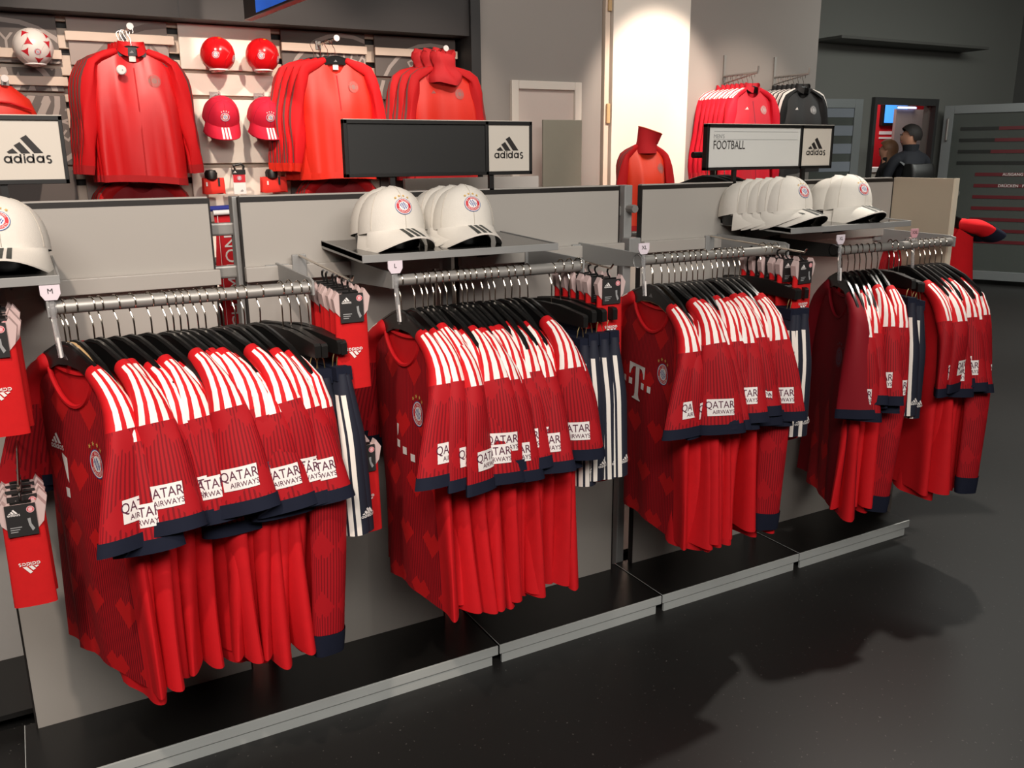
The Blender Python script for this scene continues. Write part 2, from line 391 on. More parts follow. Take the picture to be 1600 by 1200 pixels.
# red room beyond
ROOMR = M('red_room_wall', (206, 30, 40), .6, var=.02)
struct(boxo('wall_red_room', (7.5, 8.8, 0), (14.5, 8.9, 3), ROOMR)); struct(boxo('wall_red_room.001', (7.4, 7.55, 0), (7.5, 8.8, 3), ROOMR))
rw = tag(boxo('partition_board', (10.57, 8.3, 0), (11.6, 8.34, 2.18), M('partition_grey', (140, 130, 127), .7)), 'grey partition board inside the red room', 'partition')
area('red_room_light', (10.2, 8.1, 2.9), (10.5, 8.6, 1.2), 22, 1.2, .5, (1, .9, .85))
sc = thing('wall_screen', 'blue lit wall screen in the red room beyond the doorway', 'screen', (11.1, 8.78, 2.14))
boxo('bezel', (-.24, -.03, -.16), (.3, .03, .26), BLACK, sc, .005)
boxo('display', (-.20, -.034, -.12), (.27, -.03, .23), M('blue_screen_glow', (70, 150, 245), .4, emit=1.0), sc)
ls = thing('light_strip', 'thin bluish strip light above the grey partition', 'lamp', (10.72, 8.28, 2.185)); boxo('diffuser', (-.16, -.02, 0), (.2, 0, .02), M('strip_glow', (190, 200, 255), .4, emit=2.5), ls); boxo('housing', (-.17, -.005, .02), (.21, .01, .035), ALU, ls)
wt = thing('wall_lettering', 'white bars of lettering on the red wall beyond the doorway', 'lettering', (11.0, 8.8, 1.86))
boxo('bar', (-.12, -.008, 0), (.3, 0, .045), WHITE, wt); boxo('bar', (-.12, -.008, -.06), (.3, 0, -.035), WHITE, wt)
kd = thing('counter_desk', 'pale desk in the red room left of the visitors', 'desk', (10.1, 8.25, 0)); boxo('top', (-.3, -.2, 1.36), (.3, .3, 1.42), WHITE, kd, .004); boxo('body', (-.25, -.15, 0), (.25, .25, 1.36), CREAMP, kd)
lp = thing('small_monitor', 'small bright monitor right of the visitor in the dark jacket', 'monitor', (10.85, 8.0, 0)); boxo('screen', (-.12, -.01, 1.53), (.06, 0, 1.66), M('white_blue_glow', (190, 215, 255), .4, emit=1.2), lp); boxo('stand', (-.03, 0, 0), (.03, .03, 1.55), BLACK, lp)
# glazed door leaves, frosted bands
def glass_mat():
    n = NT('smoked_glass'); n.b.inputs['Base Color'].default_value = (.10, .11, .10, 1); n.b.inputs['Roughness'].default_value = .12
    n.b.inputs['Alpha'].default_value = .72; return n.m
GLASS = glass_mat(); FROST = M('frosted_band', (118, 124, 132), .7, var=.02); ALUD = M('aluminium_frame', (128, 132, 132), .45, .4, .03)
FROSTD = M('frosted_band_dark', (80, 82, 80), .7, var=.03)
def leaf(name, label, a, b, z0, z1, bands, frost, fw=.11, sgn=1):
    L = math.hypot(b[0]-a[0], b[1]-a[1]); t = thing(name, label, 'door', (a[0], a[1], 0), (0, 0, math.atan2(b[1]-a[1], b[0]-a[0])))
    for lo, hi in (((0, -.02, z0), (fw, .02, z1)), ((L-fw, -.02, z0), (L, .02, z1)), ((fw, -.02, z1-fw*.9), (L-fw, .02, z1)), ((fw, -.02, z0), (L-fw, .02, z0+fw))):
        boxo('frame_rail', lo, hi, ALUD, t, .003)
    boxo('glass_pane', (fw, -.005, z0+fw), (L-fw, .005, z1-fw*.9), GLASS, t)
    for q0, q1, zz, h in bands: boxo('frosted_band', (q0, -.009, zz), (q1, -.005, zz+h), frost, t)
    return t, L
lf2, L2 = leaf('glass_door', 'open glass door leaf at right with painted red reflections and white door lettering', (10.16, 7.28), (10.75, 6.05), .06, 2.16, [], FROSTD)
REDB = M('red_reflection_band', (96, 20, 28), .35, var=.2, scale=3)  # red reflections in the glass, painted as coloured bands
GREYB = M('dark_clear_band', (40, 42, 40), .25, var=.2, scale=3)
for k in range(11):
    z = 1.86-.135*k
    boxo('clear_band', (.2 if k < 4 else .42, -.010, z), (L2-.13, -.006, z+.04), GREYB if k < 4 else REDB, lf2)
    if k < 3: boxo('clear_band', (.62-.03*k, -.013, z), (L2-.2, -.010, z+.04), REDB, lf2)
decal('lettering', txt('AUSGANG · EXIT', .032, WHITE, 0, 0, 0) + txt('DRÜCKEN · PUSH', .032, WHITE, -.03, -.135, 0), lambda x, y, o: (.72+x, -.0135-o, 1.325+y), lf2)
decal('notice', [([(-.07, -.06), (.07, -.06), (.07, .06), (-.07, .06)], [(0, 1, 2, 3)], CREAMP, 0)] + xf(txt('I I I', .03, GREYP, 0, 0), 1), lambda x, y, o: (1.02+x, -.0135-o, 1.95+y), lf2)
obj('push_handle', MB().tube([(.06, -.03, 1.75), (.06, -.06, 1.75), (.06, -.06, 2.0), (.06, -.03, 2.0)], .014), STEEL, lf2)
lf1, L1 = leaf('glass_door', 'glass door leaf with frosted grey bands left of the doorway', (7.72, 7.385), (8.6, 7.22), .06, 2.2, [(.1, .79, 2.0-.2*k, .11) for k in range(9)], FROST)

# ------------------------------------------------------------------ gondola
YP = 2.504
PX = [(-.138, .45, 'leftmost'), (.535, 1.105, 'second from left'), (1.195, 1.808, 'middle'), (1.909, 2.49, 'fourth from left'), (2.56, 3.209, 'rightmost')]
BLK = M('black_edge', (30, 26, 24), .5)
for x0, x1, w in PX:
    t = thing('back_panel', f'cream back panel with black top edge, {w} of the five bays', 'panel', ((x0+x1)/2, YP, .065), group='back panels of the rail stand')
    hw = (x1-x0)/2
    boxo('board', (-hw, 0, 0), (hw, .02, 1.42), PANEL, t); boxo('top_edge', (-hw, -.001, 1.42), (hw, .021, 1.434), BLK, t)
    boxo('cap_strip', (-hw, .004, 1.434), (hw, .024, 1.438), PANEL, t)
    for e in (-hw-.005, hw): boxo('side_edge', (e, -.001, 0), (e+.005, .021, 1.434), BLK, t)
    boxo('crossbar', (-hw-.004, -.026, 1.202), (hw+.012, -.002, 1.243), PANEL, t, .002)
for x, w in ((-.32, 'left of the leftmost back panel'), (.492, 'beside the red scarf'), (1.15, 'behind the white caps on the middle shelf'), (1.858, 'in the gap left of the third rail'), (2.525, 'behind the far right caps')):
    px_ = x+(.040 if .4 < x < .6 else .022 if x > 0 else 0); ph_ = .010 if .4 < x < .6 else .017
    t = thing('upright_post', f'grey steel upright post {w}', 'post', (px_, YP+.06, 0), group='upright posts of the rail stand')
    boxo('post', (-ph_, -.02, .0), (ph_, .03, 1.50), ALU, t, .003)
    for z in (1.41, 1.29): boxo('cross_tube', (-.075, .0, z-.018), (.02, .02, z+.018), STEEL, t, .006)
    if x > 1.8: obj('peg_bolt', MB().tube([(0, -.02, 1.42), (0, -.06, 1.42)], .014), STEEL, t)
    if x > 1.8: boxo('bracket_plate', (-.025, -.065, 1.23), (.025, -.02, 1.32), ALU, t, .003)
TX = [(-.172, 1.176, 'leftmost long'), (1.182, 1.842, 'second'), (1.848, 2.527, 'third'), (2.533, 3.19, 'rightmost')]
for x0, x1, w in TX:
    t = thing('base_tray', f'black base tray with silver lip, {w} under the rails', 'tray', ((x0+x1)/2, 2.237, 0), group='base trays along the floor'); hw = (x1-x0)/2
    boxo('tray_top', (-hw, .004, .05), (hw, .30, .066), TRAY, t); boxo('lip', (-hw, 0, .036), (hw, .006, .067), LIPM, t, .001)
    boxo('kick_plate', (-hw+.01, .006, 0), (hw-.02, .014, .038), LIPM, t); boxo('seam', (-hw, .006, .0665), (-hw+.002, .3, .067), LIPM, t)
t = thing('base_tray', 'dark base tray of the stand on the other side, left of the leftmost panel', 'tray', (-.5, 2.62, 0))
boxo('tray_top', (-.9, .0, .05), (3.6, .35, .066), TRAY, t); boxo('kick_plate', (-.9, .35, 0), (3.6, .36, .06), LIPM, t)
ep = thing('end_panel', 'cream end panel closing the right end of the stand', 'panel', (3.215, 2.37, 0))
boxo('lower_board', (0, .0, 0), (.022, .135, .8), PANEL, ep); boxo('board', (0, -.14, .8), (.022, .135, 1.502), M('beige_laminate', (180, 166, 146), .5, var=.02, scale=3), ep); boxo('edge_strip', (-.001, -.148, .8), (.023, -.14, 1.503), M('beige_edge', (226, 214, 192), .5), ep)

# garment rails
RW = ['nearest rail', 'second rail', 'third rail', 'farthest rail']
RAILS = [(.03, .622, 1.285), (.835, 1.433, 1.285), (1.648, 2.262, 1.287), (2.505, 3.15, 1.266)]
for i, (x0, x1, z) in enumerate(RAILS):
    t = thing('garment_rail', f'grey steel garment rail, {RW[i]} holding red jerseys', 'rail', ((x0+x1)/2, 2.17, z), group='garment rails of the stand'); hw = (x1-x0)/2
    obj('rail_tube', MB().tube([(-hw, 0, 0), (hw, 0, 0)], .0155, 14), STEEL, t)
    for e, m in ((-hw, ALU), (hw, ALU)):
        if i == 3 and e < 0: m = BLACK
        obj('bracket', MB().prism([(-.02, -.018), (-.02, .018), (.0, .024), (.334, .03), (.334, -.05), (.25, -.035)], e-.003, e+.003), m, t, smooth=False, bev=.001)
        boxo('bracket_hook', (e-.035, .318, -.02), (e+.035, .333, .025), ALU, t, .003)

# shelves
SHELF = M('dark_glass_shelf', (70, 68, 66), .12, var=.04)
SH = [(-.53, .061, 'left'), (.756, 1.348, 'middle'), (2.274, 2.888, 'right')]
for x0, x1, w in SH:
    t = thing('display_shelf', f'grey metal shelf carrying white caps, the {w} one of three', 'shelf', ((x0+x1)/2, 2.16, 1.352), group='cap shelves'); hw = (x1-x0)/2
    me = MB(); me.prism([(0, -.009), (0, .004), (.345, .016), (.345, .003)], -hw, hw); obj('shelf_board', me, SHELF, t, smooth=False)
    boxo('front_lip', (-hw, -.004, -.014), (hw, 0, .006), ALU, t, .001)
    for e in (-hw, hw-.004): obj('side_lip', MB().prism([(0, -.014), (0, .006), (.345, .018), (.345, -.004)], e, e+.004), ALU, t, smooth=False)
    for e in (-hw+.1, hw-.1): obj('shelf_bracket', MB().prism([(.05, -.012), (.34, 0), (.34, -.06), (.28, -.055)], e-.002, e+.002), DFR, t, smooth=False)
# size markers
ACR = NT('clear_acrylic'); ACR.b.inputs['Base Color'].default_value = (.9, .9, .9, 1); ACR.b.inputs['Transmission Weight'].default_value = .8; ACR.b.inputs['Roughness'].default_value = .08
PKW = M('tag_white', (226, 214, 222), .5); TAGP = M('tag_pink', (226, 170, 178), .5)
for x, z, y, s, m, w in ((.038, 1.283, 2.15, 'M', PKW, 'nearest rail'), (.842, 1.285, 2.15, 'L', PKW, 'second rail'), (1.65, 1.287, 2.15, 'XL', PKW, 'third rail'), (2.51, 1.27, 2.15, 'XL', PKW, 'farthest rail, at its left end'), (2.93, 1.27, 2.17, 'XXL', TAGP, 'farthest rail, pink, past its middle')):
    t = thing('size_marker', f'clear size marker lettered {s} on the {w}', 'size tag', (x, y, z), group='size markers on the rails')
    obj('tag_plate', MB().prism([(-.02, .035), (-.012, .022), (.012, .022), (.02, .035), (.02, .055), (-.02, .055)], -.002, .002, 'y'), m, t, smooth=False)
    decal('letter', txt(s, .011, INK, 0, .037), plane_y((0, -.0022, 0)), t)
    obj('ring_clip', MB().lathe([(.019, -.008), (.022, -.008), (.022, .008), (.019, .008)], 18, 0, (0, .02, 0), 'x'), ACR.m, t)
    obj('drop_rod', MB().tube([(0, 0, .02), (0, -.002, -.03), (.004, -.006, -.105)], .006), ACR.m, t)
    if z > 1 and m is PKW: obj('rod_highlight', MB().tube([(.002, -.010, -.06), (.004, -.012, -.105)], .0028), WHITE, t)  # white streak modelled as the highlight on the clear rod

# ------------------------------------------------------------------ garments
def catmull(P, n):
    P = [np.array(p, float) for p in P]; Q = [2*P[0]-P[1]] + P + [2*P[-1]-P[-2]]; out = []
    for i in range(1, len(Q)-2):
        for k in range(n):
            t = k/n; a, b, c, d = Q[i-1:i+3]
            out.append(.5*((2*b)+(-a+c)*t+(2*a-5*b+4*c-d)*t*t+(-a+3*b-3*c+d)*t**3))
    out.append(P[-1]); return np.array(out)
class Sleeve:
    """bent tube along a path in the YZ plane; prof = [(length fraction, half width along X, half depth)]"""
    def __init__(s, path, prof, tilt, seed, wob=.004, n=20):
        q = catmull([(p[0], p[1]) for p in path], 8); s.xo = [p[2] if len(p) > 2 else 0 for p in path]
        d = np.r_[0, np.cumsum(np.hypot(*np.diff(q, axis=0).T))]; s.L = d[-1]; s.d = d; s.q = q; s.prof = prof; s.tilt = tilt
        s.fx = np.interp(d/s.L, np.linspace(0, 1, len(s.xo)), s.xo); rn = random.Random(seed); s.ph = [rn.uniform(0, 6.3) for _ in range(4)]; s.wob = wob; s.rn = rn
    def frame(s, l):
        l = max(0, min(s.L, l)); c = np.array([np.interp(l, s.d, s.q[:, 0]), np.interp(l, s.d, s.q[:, 1])]); e = .012
        a = np.array([np.interp(min(s.L, l+e), s.d, s.q[:, k]) - np.interp(max(0, l-e), s.d, s.q[:, k]) for k in (0, 1)]); a /= np.hypot(*a)
        N = np.array([0, a[1], -a[0]]); t = s.tilt * min(1, max(0, (l/s.L-.12)/.4)); X = np.array([1., 0, 0])
        fr = l/s.L; ls = [p[0] for p in s.prof]; A = np.interp(fr, ls, [p[1] for p in s.prof]); B = np.interp(fr, ls, [p[2] for p in s.prof])
        return np.array([np.interp(l, s.d, s.fx), c[0], c[1]]), math.cos(t)*X+math.sin(t)*N, math.cos(t)*N-math.sin(t)*X, A, B
    def pt(s, th, l, off=0):
        c, e, n, A, B = s.frame(l); k = min(1, l/.06)
        w = s.wob*k*(math.sin(3*th+s.ph[0]+9*l)*.6+math.sin(2*th+s.ph[1]-14*l)*.5)
        return c + e*((A+off)*math.cos(th)) + n*((B+off)*math.sin(th)+w)
    def mesh(s, name, mat, side=-1, l0=0, l1=None, rings=16, seg=22, off=0, capstart=True, mi=0):
        l1 = s.L if l1 is None else l1; mb = MB()
        ls = [l0+(l1-l0)*i/(rings-1) for i in range(rings)]; sc = [1]*rings
        if capstart: ls = [l0]*2+ls; sc = [.35, .75]+sc; ls[0] -= .010; ls[1] -= .007
        def fn(u, v):
            j = round(v*(len(ls)-1)); p = s.pt(2*math.pi*u, max(ls[j], 0), off)
            if sc[j] != 1:
                c = s.frame(max(ls[j], 0))[0]; p = c+(p-c)*sc[j]
            if ls[j] < 0: p = p + np.array([0, -ls[j]*1.0, -ls[j]*.3])
            return (p[0], p[1]*(1 if side < 0 else -1), p[2])
        mb.grid(fn, seg, len(ls), True, 0, None)
        # uv: u fraction, v length; rebuild with a seam-safe u
        uv = []
        nu, nv = seg, len(ls)
        for j in range(nv-1):
            for i in range(nu):
                for (a, b) in ((i, j), (i+1, j), (i+1, j+1), (i, j+1)): uv.append((a/nu, ls[b]))
        mb.uv = uv
        if capstart: mb.add([fn(k/seg, 0) for k in range(seg)], [tuple(range(seg))], 0, [(.75, -.01)]*seg)
        return mb.mesh(name, mat)
    def map(s, l0, side=-1):      # decal: x across, y up; centred on the outer face at length l0
        def fn(x, y, off):
            c, e, n, A, B = s.frame(l0-y); q = max(-.96, min(.96, x/A)); th = math.acos(q)
            p = s.pt(th, l0-y, 0) + n*off; return tuple(p)
        return fn
class Body:
    def __init__(s, seed, top=-.128, neck=.112, W0=.20, W1=.232, hem=-.868, T=.016, drop=.10, edge=.065, slope=.55, full=0., back=.022):
        s.rn = random.Random(seed); rn = s.rn
        s.__dict__.update(top=top, neck=neck, W0=W0, W1=W1, hem=hem, T=T, drop=drop, slope=slope, full=full, back=back)
        s.ph = [rn.uniform(0, 6.3) for _ in range(6)]; s.am = rn.uniform(.008, .014); s.en = rn.uniform(-edge, edge); s.ef = rn.uniform(-edge, edge); s.hk = rn.uniform(-.02, .02); s.roll = 0
    def pt(s, sg, t, front, off=0):
        W = s.W0+(s.W1-s.W0)*min(1, t/.3); y = sg*W; y0 = sg*s.W0
        if abs(y0) < s.neck:
            k = (1-(abs(y0)/s.neck)**2)**.6; z0 = s.top-(s.drop if front else s.back)*k
        else: z0 = s.top-(abs(y0)-s.neck)*s.slope
        z1 = s.hem - .012*sg*sg + s.hk*sg; z = z0*(1-t)+z1*t
        T = (.004+(s.T-.004)*min(1, t/.35)+s.full*math.sin(min(1, t*1.7)*math.pi/2))*max(0, 1-sg**4)**.5
        if sg < -.5: T += s.roll*min(1, t/.4)*(1+.35*math.sin(6*t+s.ph[3]))*math.sin(min(1, (-sg-.5)/.3)*math.pi/2)*max(0, 1-max(0, (-sg-.80)/.20)**2)**.5; y -= .010*t*math.sin(4*t+s.ph[4])
        fold = t*s.am*(math.sin(3.1*sg+s.ph[0])+.7*math.sin(7*sg+s.ph[1]+2*t)+.4*math.sin(12*sg+s.ph[2]))
        cur = t*(s.en if sg < 0 else s.ef)*max(0, (abs(sg)-.45)/.55)**1.5
        x = fold+cur+(-(T+off) if front else (T+off)); 
        return (x, y, z)
    def mesh(s, name, mats, ns=25, nt=15):
        mb = MB(); idx = []
        col = [math.sin(math.pi/2*(-1+2*i/(ns-1))) for i in range(ns)]; ring_ = [(c, True) for c in col] + [(c, False) for c in col[::-1][1:-1]]
        n = len(ring_); vs = []; 
        for j in range(nt):
            for (c, fr) in ring_: vs.append(s.pt(c, j/(nt-1), fr))
        for j in range(nt-1):
            for i in range(n):
                k = (i+1) % n; fr = i < ns-1; f = (j*n+i, j*n+k, (j+1)*n+k, (j+1)*n+i)
                b = len(mb.v); q = [vs[a] for a in f]
                mb.f.append(f); mb.m.append(0 if fr and ring_[i][0] > getattr(s, 'side', -2) else 1); mb.uv += [(p[1], p[2]) for p in q]
        mb.v = vs; return mb.mesh(name, mats)
    def map(s, y0, z0):           # decal on the front (facing -X), x to the right = -Y
        def fn(x, y, off):
            Y = y0-x; Z = z0+y; lo, hi = 0., 1.
            for _ in range(18):
                t = (lo+hi)/2; W = s.W0+(s.W1-s.W0)*min(1, t/.3); sg = max(-.97, min(.97, Y/W)); z = s.pt(sg, t, True)[2]
                if z > Z: lo = t
                else: hi = t
            return s.pt(sg, t, True, off)
        return fn
    def collar(s, name, mat, r=.006, n=16):
        P = []
        for i in range(n): P.append(s.pt(-s.neck/s.W0+2*s.neck/s.W0*i/(n-1), 0, True))
        for i in range(n-2, 0, -1): P.append(s.pt(-s.neck/s.W0+2*s.neck/s.W0*i/(n-1), 0, False))
        P.append(P[0]); return MB().tube(P, r, 6, cap=False).mesh(name, mat)

def tee_kit(seed, tilt, wide=1.0, long=False, plain=False):
    b = Body(seed); k = {}; b.side = -2 if plain else -.78 if wide > 1.05 else -.35; b.roll = .006 if wide > 1.05 or plain else b.rn.uniform(.008, .017)
    k['body'] = b.mesh('body', [JF, JP] if not plain else [JD, JD]); k['collar'] = b.collar('collar', JP if not plain else JD); k['bodyobj'] = b
    rn = random.Random(seed*3+1); xo = rn.uniform(-.016, .016)
    if wide > 1.05: xo = -.028
    if not long:
        ez = rn.uniform(-.028, .024); ey = rn.uniform(-.02, .02)
        path = [(-.113, -.135, 0), (-.172, -.166, 0), (-.215, -.212, 0), (-.243, -.31, xo*.6), (-.265+ey, -.485+ez, xo)]
        prof = [(0, .018, .022), (.15, .024, .025), (.33, .036, .028), (.6, .055*wide, .026), (1, .073*wide, .022)]
    else:
        path = [(-.113, -.135, 0), (-.172, -.166, 0), (-.215, -.212, 0), (-.245, -.37, xo*.6), (-.255, -.62, xo), (-.25, -.88, xo)]
        prof = [(0, .017, .020), (.12, .024, .024), (.22, .036, .026), (.5, .048, .024), (.95, .042, .022), (1, .038, .02)]
    sl = Sleeve(path, prof, tilt, seed); fa = Sleeve(path, prof, -tilt*.5, seed+50); m = JSL if not plain else JSD; ch = .03 if not long else .06
    k['sleeve'] = sl.mesh('sleeve', m, -1, 0, sl.L-ch); k['cuff'] = sl.mesh('cuff', NAVY, -1, sl.L-ch-.001, sl.L, 3, 22, .0025, False)
    k['sleeve_far'] = fa.mesh('sleeve', m, 1, 0, fa.L-ch); k['cuff_far'] = fa.mesh('cuff', NAVY, 1, fa.L-ch-.001, fa.L, 3, 22, .0025, False)
    lp = sl.L-.083 if not long else .36
    # sponsor patch as a small grid, lettering above it
    nx, ny = 7, 3; pv = [(-.039+.078*i/(nx-1), -.025+.05*j/(ny-1)) for j in range(ny) for i in range(nx)]
    pf = [(j*nx+i, j*nx+i+1, (j+1)*nx+i+1, (j+1)*nx+i) for j in range(ny-1) for i in range(nx-1)]
    if not plain:
        k['patch'] = decal_mesh('sponsor_patch', [(pv, pf, WHITE, 0)], sl.map(lp), .0015)
        k['letter'] = decal_mesh('lettering', txt('QATAR', .021, PURPLE, -.001, -.002, .5, 0, .82) + txt('AIRWAYS', .0115, PURPLE, .008, -.019, .5, 0, .9), sl.map(lp), .0024)
    return k
KITS = {(sd, sg): tee_kit(11+sd+(0 if sg > 0 else 100), R(sg*(22+4*sd))) for sd in range(6) for sg in (1, -1)}
KFIRST = tee_kit(5, R(-8), 1.2); KLONG = tee_kit(77, R(15), 1, True); KPLAIN = tee_kit(31, R(10), 1, False, True)
def chest_art(k):
    b = k['bodyobj']
    return (decal_mesh('club_crest', xf(crest(None, GOLD), .034), b.map(-.095, -.345), .002), decal_mesh('chest_logo', tlogo(WHITE), b.map(.0, -.41), .002), decal_mesh('maker_logo', xf(three_stripe(WHITE), .062), b.map(.1, -.33), .002))
ART = {id(k): chest_art(k) for k in (KFIRST,)}
def clipx(L, lo, hi): return [l for l in L if min(x for x, y in l[0]) >= lo and max(x for x, y in l[0]) <= hi]
_tl = tlogo(WHITE)
_tw = [([(-.05, .06), (-.026, .05), (-.026, -.01), (-.034, .0), (-.05, .05)], [(0, 1, 2, 3, 4)], WHITE, 0), ([(-.046, -.048), (-.028, -.048), (-.028, -.024), (-.046, -.024)], [(0, 1, 2, 3)], WHITE, 0)]
_sq = [([(a, -.03-.012*i), (a+.021, -.03-.012*i), (a+.021, -.009-.012*i), (a, -.009-.012*i)], [(0, 1, 2, 3)], WHITE, 0) for i, a in enumerate((-.01, .03, .07))] + [([(-.012, .035), (.0, .035), (-.002, .01), (-.008, -.0)], [(0, 1, 2, 3)], WHITE, 0)]
LOGO1 = decal_mesh('chest_logo', _tw, KFIRST['bodyobj'].map(.03, -.41), .002); LOGO3 = decal_mesh('chest_logo', tlogo(WHITE), KFIRST['bodyobj'].map(.06, -.41), .002); LOGO2 = decal_mesh('chest_logo', _sq, KFIRST['bodyobj'].map(.02, -.43), .002)
MUTE = M('muted_crest', (104, 56, 74), .7)
ARTP = decal_mesh('club_crest', xf(crest((MUTE, JD, MUTE, JD, MUTE, MUTE), MUTE), .034), KPLAIN['bodyobj'].map(-.095, -.345), .002)
def jersey(k, label, group, loc, rot, full=False, art=None, cat='jersey', name='jersey'):
    t = thing(name, label, cat, loc, rot, group)
    if 'farthest rail' in label: t.scale = (1, 1, 1.06)
    inst('body', k['body'], t); s_ = inst('sleeve', k['sleeve'], t); inst('cuff', k['cuff'], s_); s2 = inst('sleeve', k['sleeve_far'], t); inst('cuff', k['cuff_far'], s2)
    if 'patch' in k: p = inst('sponsor_patch', k['patch'], s_); 
    if 'letter' in k: inst('lettering', k['letter'], s_)
    if full: inst('collar', k['collar'], t)
    if art:
        for n_, me in art: inst(n_, me, t)
    return t
# hangers
def arc(r, a0, a1, n, cy=0, cz=0): return [(0, cy+r*math.cos(R(a0+(a1-a0)*i/(n-1))), cz+r*math.sin(R(a0+(a1-a0)*i/(n-1)))) for i in range(n)]
_hook = MB().tube(arc(.0185, 215, -20, 12) + [(0, .012, -.022), (0, .002, -.038), (0, 0, -.05), (0, 0, -.096)], .0019, 6).mesh('hook', CHROME)
_hs = [(-.208, -0.187), (-.19, -0.162), (-.12, -0.119), (-.055, -0.095), (-.02, -0.085), (.02, -0.085), (.055, -0.095), (.12, -0.119), (.19, -0.162), (.208, -0.187), (.19, -0.191), (.11, -0.155), (.05, -0.135), (0, -0.131), (-.05, -0.135), (-.11, -0.155), (-.19, -0.191)]
def hanger_body(mat): 
    mb = MB(); mb.prism(_hs, -.0055, .0055); mb.tube([(0, y, z) for y, z in _hs[:10]], .0068, 6); return mb.mesh('arms', mat)
_hb = hanger_body(BLACKP); _hw = hanger_body(WOOD)
_hl = decal_mesh('maker_logo', xf(three_stripe(GREYP, 0, False), .03, 0, -.118), plane_x((-.0055, 0, 0)), .0006)
def hanger(label, group, loc, rot, wood=False):
    t = thing('clothes_hanger' if not wood else 'wooden_hanger', label, 'hanger', loc, rot, group)
    inst('arms', _hw if wood else _hb, t); inst('hook', _hook, t)
    if not wood: inst('maker_logo', _hl, t)
    return t
# clamp hangers and shorts
_cb = MB(); _cb.prism([(-.17, -.118), (-.165, -.112), (-.05, -.098), (.05, -.098), (.165, -.112), (.17, -.118), (.17, -.146), (.06, -.146), (-.06, -.146), (-.17, -.146)], -.008, .008); _cbm = _cb.mesh('bar', BLACK, False)
_cl = MB()
for sx in (-1, 1): _cl.tube([(0, 0, -.0), (sx*.008, 0, -.02), (sx*.012, 0, -.045), (sx*.006, 0, -.075)], .0016, 5); _cl.tube([(sx*.006, -.012, -.07), (sx*.006, .012, -.07)], .004, 5)
_clm = _cl.mesh('clip', BRASS)
def shorts_mesh(seed, length=.40, w=.165):
    rn = random.Random(seed); r0 = .035; ph = rn.uniform(0, 6)
    def ringpts(v):
        ww = w*(1+.10*v); r = (.012+(r0-.012)*min(1, v*2.5)); P = []; U = []
        for i in range(9): a = i/8; P.append((-r, ww-2*ww*a+ (r if 0 else 0))); U.append(-(2*ww*(1-a))-math.pi*r/2)
        for i in range(1, 9): b = math.pi*(i/8); P.append((-r*math.cos(b), -ww-r*math.sin(b))); U.append(-math.pi*r/2+math.pi*r*i/8)
        for i in range(1, 9): a = i/8; P.append((r, -ww+2*ww*a)); U.append(math.pi*r/2+2*ww*a)
        for i in range(1, 6): b = math.pi*i/6; P.append((r*math.cos(b), ww+r*math.sin(b))); U.append(1)
        return P, U
    n = len(ringpts(0)[0]); nv = 12; mb = MB(); vs = []; us = []
    for j in range(nv):
        v = j/(nv-1); P, U = ringpts(v)
        for (x, y), u in zip(P, U):
            notch = max(0, 1-abs(y)/.05)*(.12 if v > .99 else 0)
            vs.append((x+.008*v*math.sin(9*y+ph), y, -.195-length*v+notch+.006*v*math.sin(5*y+ph))); us.append((u, v*length))
    for j in range(nv-1):
        for i in range(n):
            k = (i+1) % n; f = (j*n+i, j*n+k, (j+1)*n+k, (j+1)*n+i); mb.f.append(f); mb.m.append(0); mb.uv += [us[f[0]], us[f[1]] if k else (1, us[f[1]][1]), us[f[2]] if k else (1, us[f[2]][1]), us[f[3]]]
    mb.v = vs
    def fn(x, y, off): # logo on the near edge, right of the stripes
        r = r0; b = math.pi*.60 + x/r; ww = w*1.09; return (-(r+off)*math.cos(b), -ww-(r+off)*math.sin(b), -.195-length+.045+y)
    return mb, fn
def shorts_mat():
    n = NT('navy_shorts_striped'); u, v = n.uv(); w = None
    for c in (-.050, -.031, -.012):
        a = n.m_('LESS_THAN', n.m_('ABSOLUTE', n.m_('SUBTRACT', u, c)), .0062); w = a if w is None else n.m_('MAXIMUM', w, a)
    w = n.m_('MULTIPLY', w, n.m_('GREATER_THAN', v, .05))
    n.set(n.b.inputs['Base Color'], n.mix(w, lin((24, 28, 44)), lin((238, 230, 220)))); n.b.inputs['Roughness'].default_value = .75; return n.m
SHM = shorts_mat(); SK = []
for sd in range(3):
    mb, fn = shorts_mesh(sd); SK.append((mb.mesh('body', SHM), decal_mesh('maker_logo', xf(three_stripe(WHITE), .04), fn, .001)))
_sw = MB().prism([(-.168, -.178), (.168, -.178), (.170, -.212), (-.170, -.212)], -.017, .017).mesh('waistband', NAVY)
def shorts(label, hl, group, hg, loc, rot, k):
    h = thing('clamp_hanger', hl, 'hanger', loc, rot, hg); inst('bar', _cbm, h); inst('hook', _hook, h)
    for y in (-.145, .145): inst('clip', _clm, h, (0, y, -.138))
    t = thing('shorts', label, 'shorts', loc, rot, group); inst('body', SK[k % 3][0], t); inst('maker_logo', SK[k % 3][1], t); inst('waistband', _sw, t)

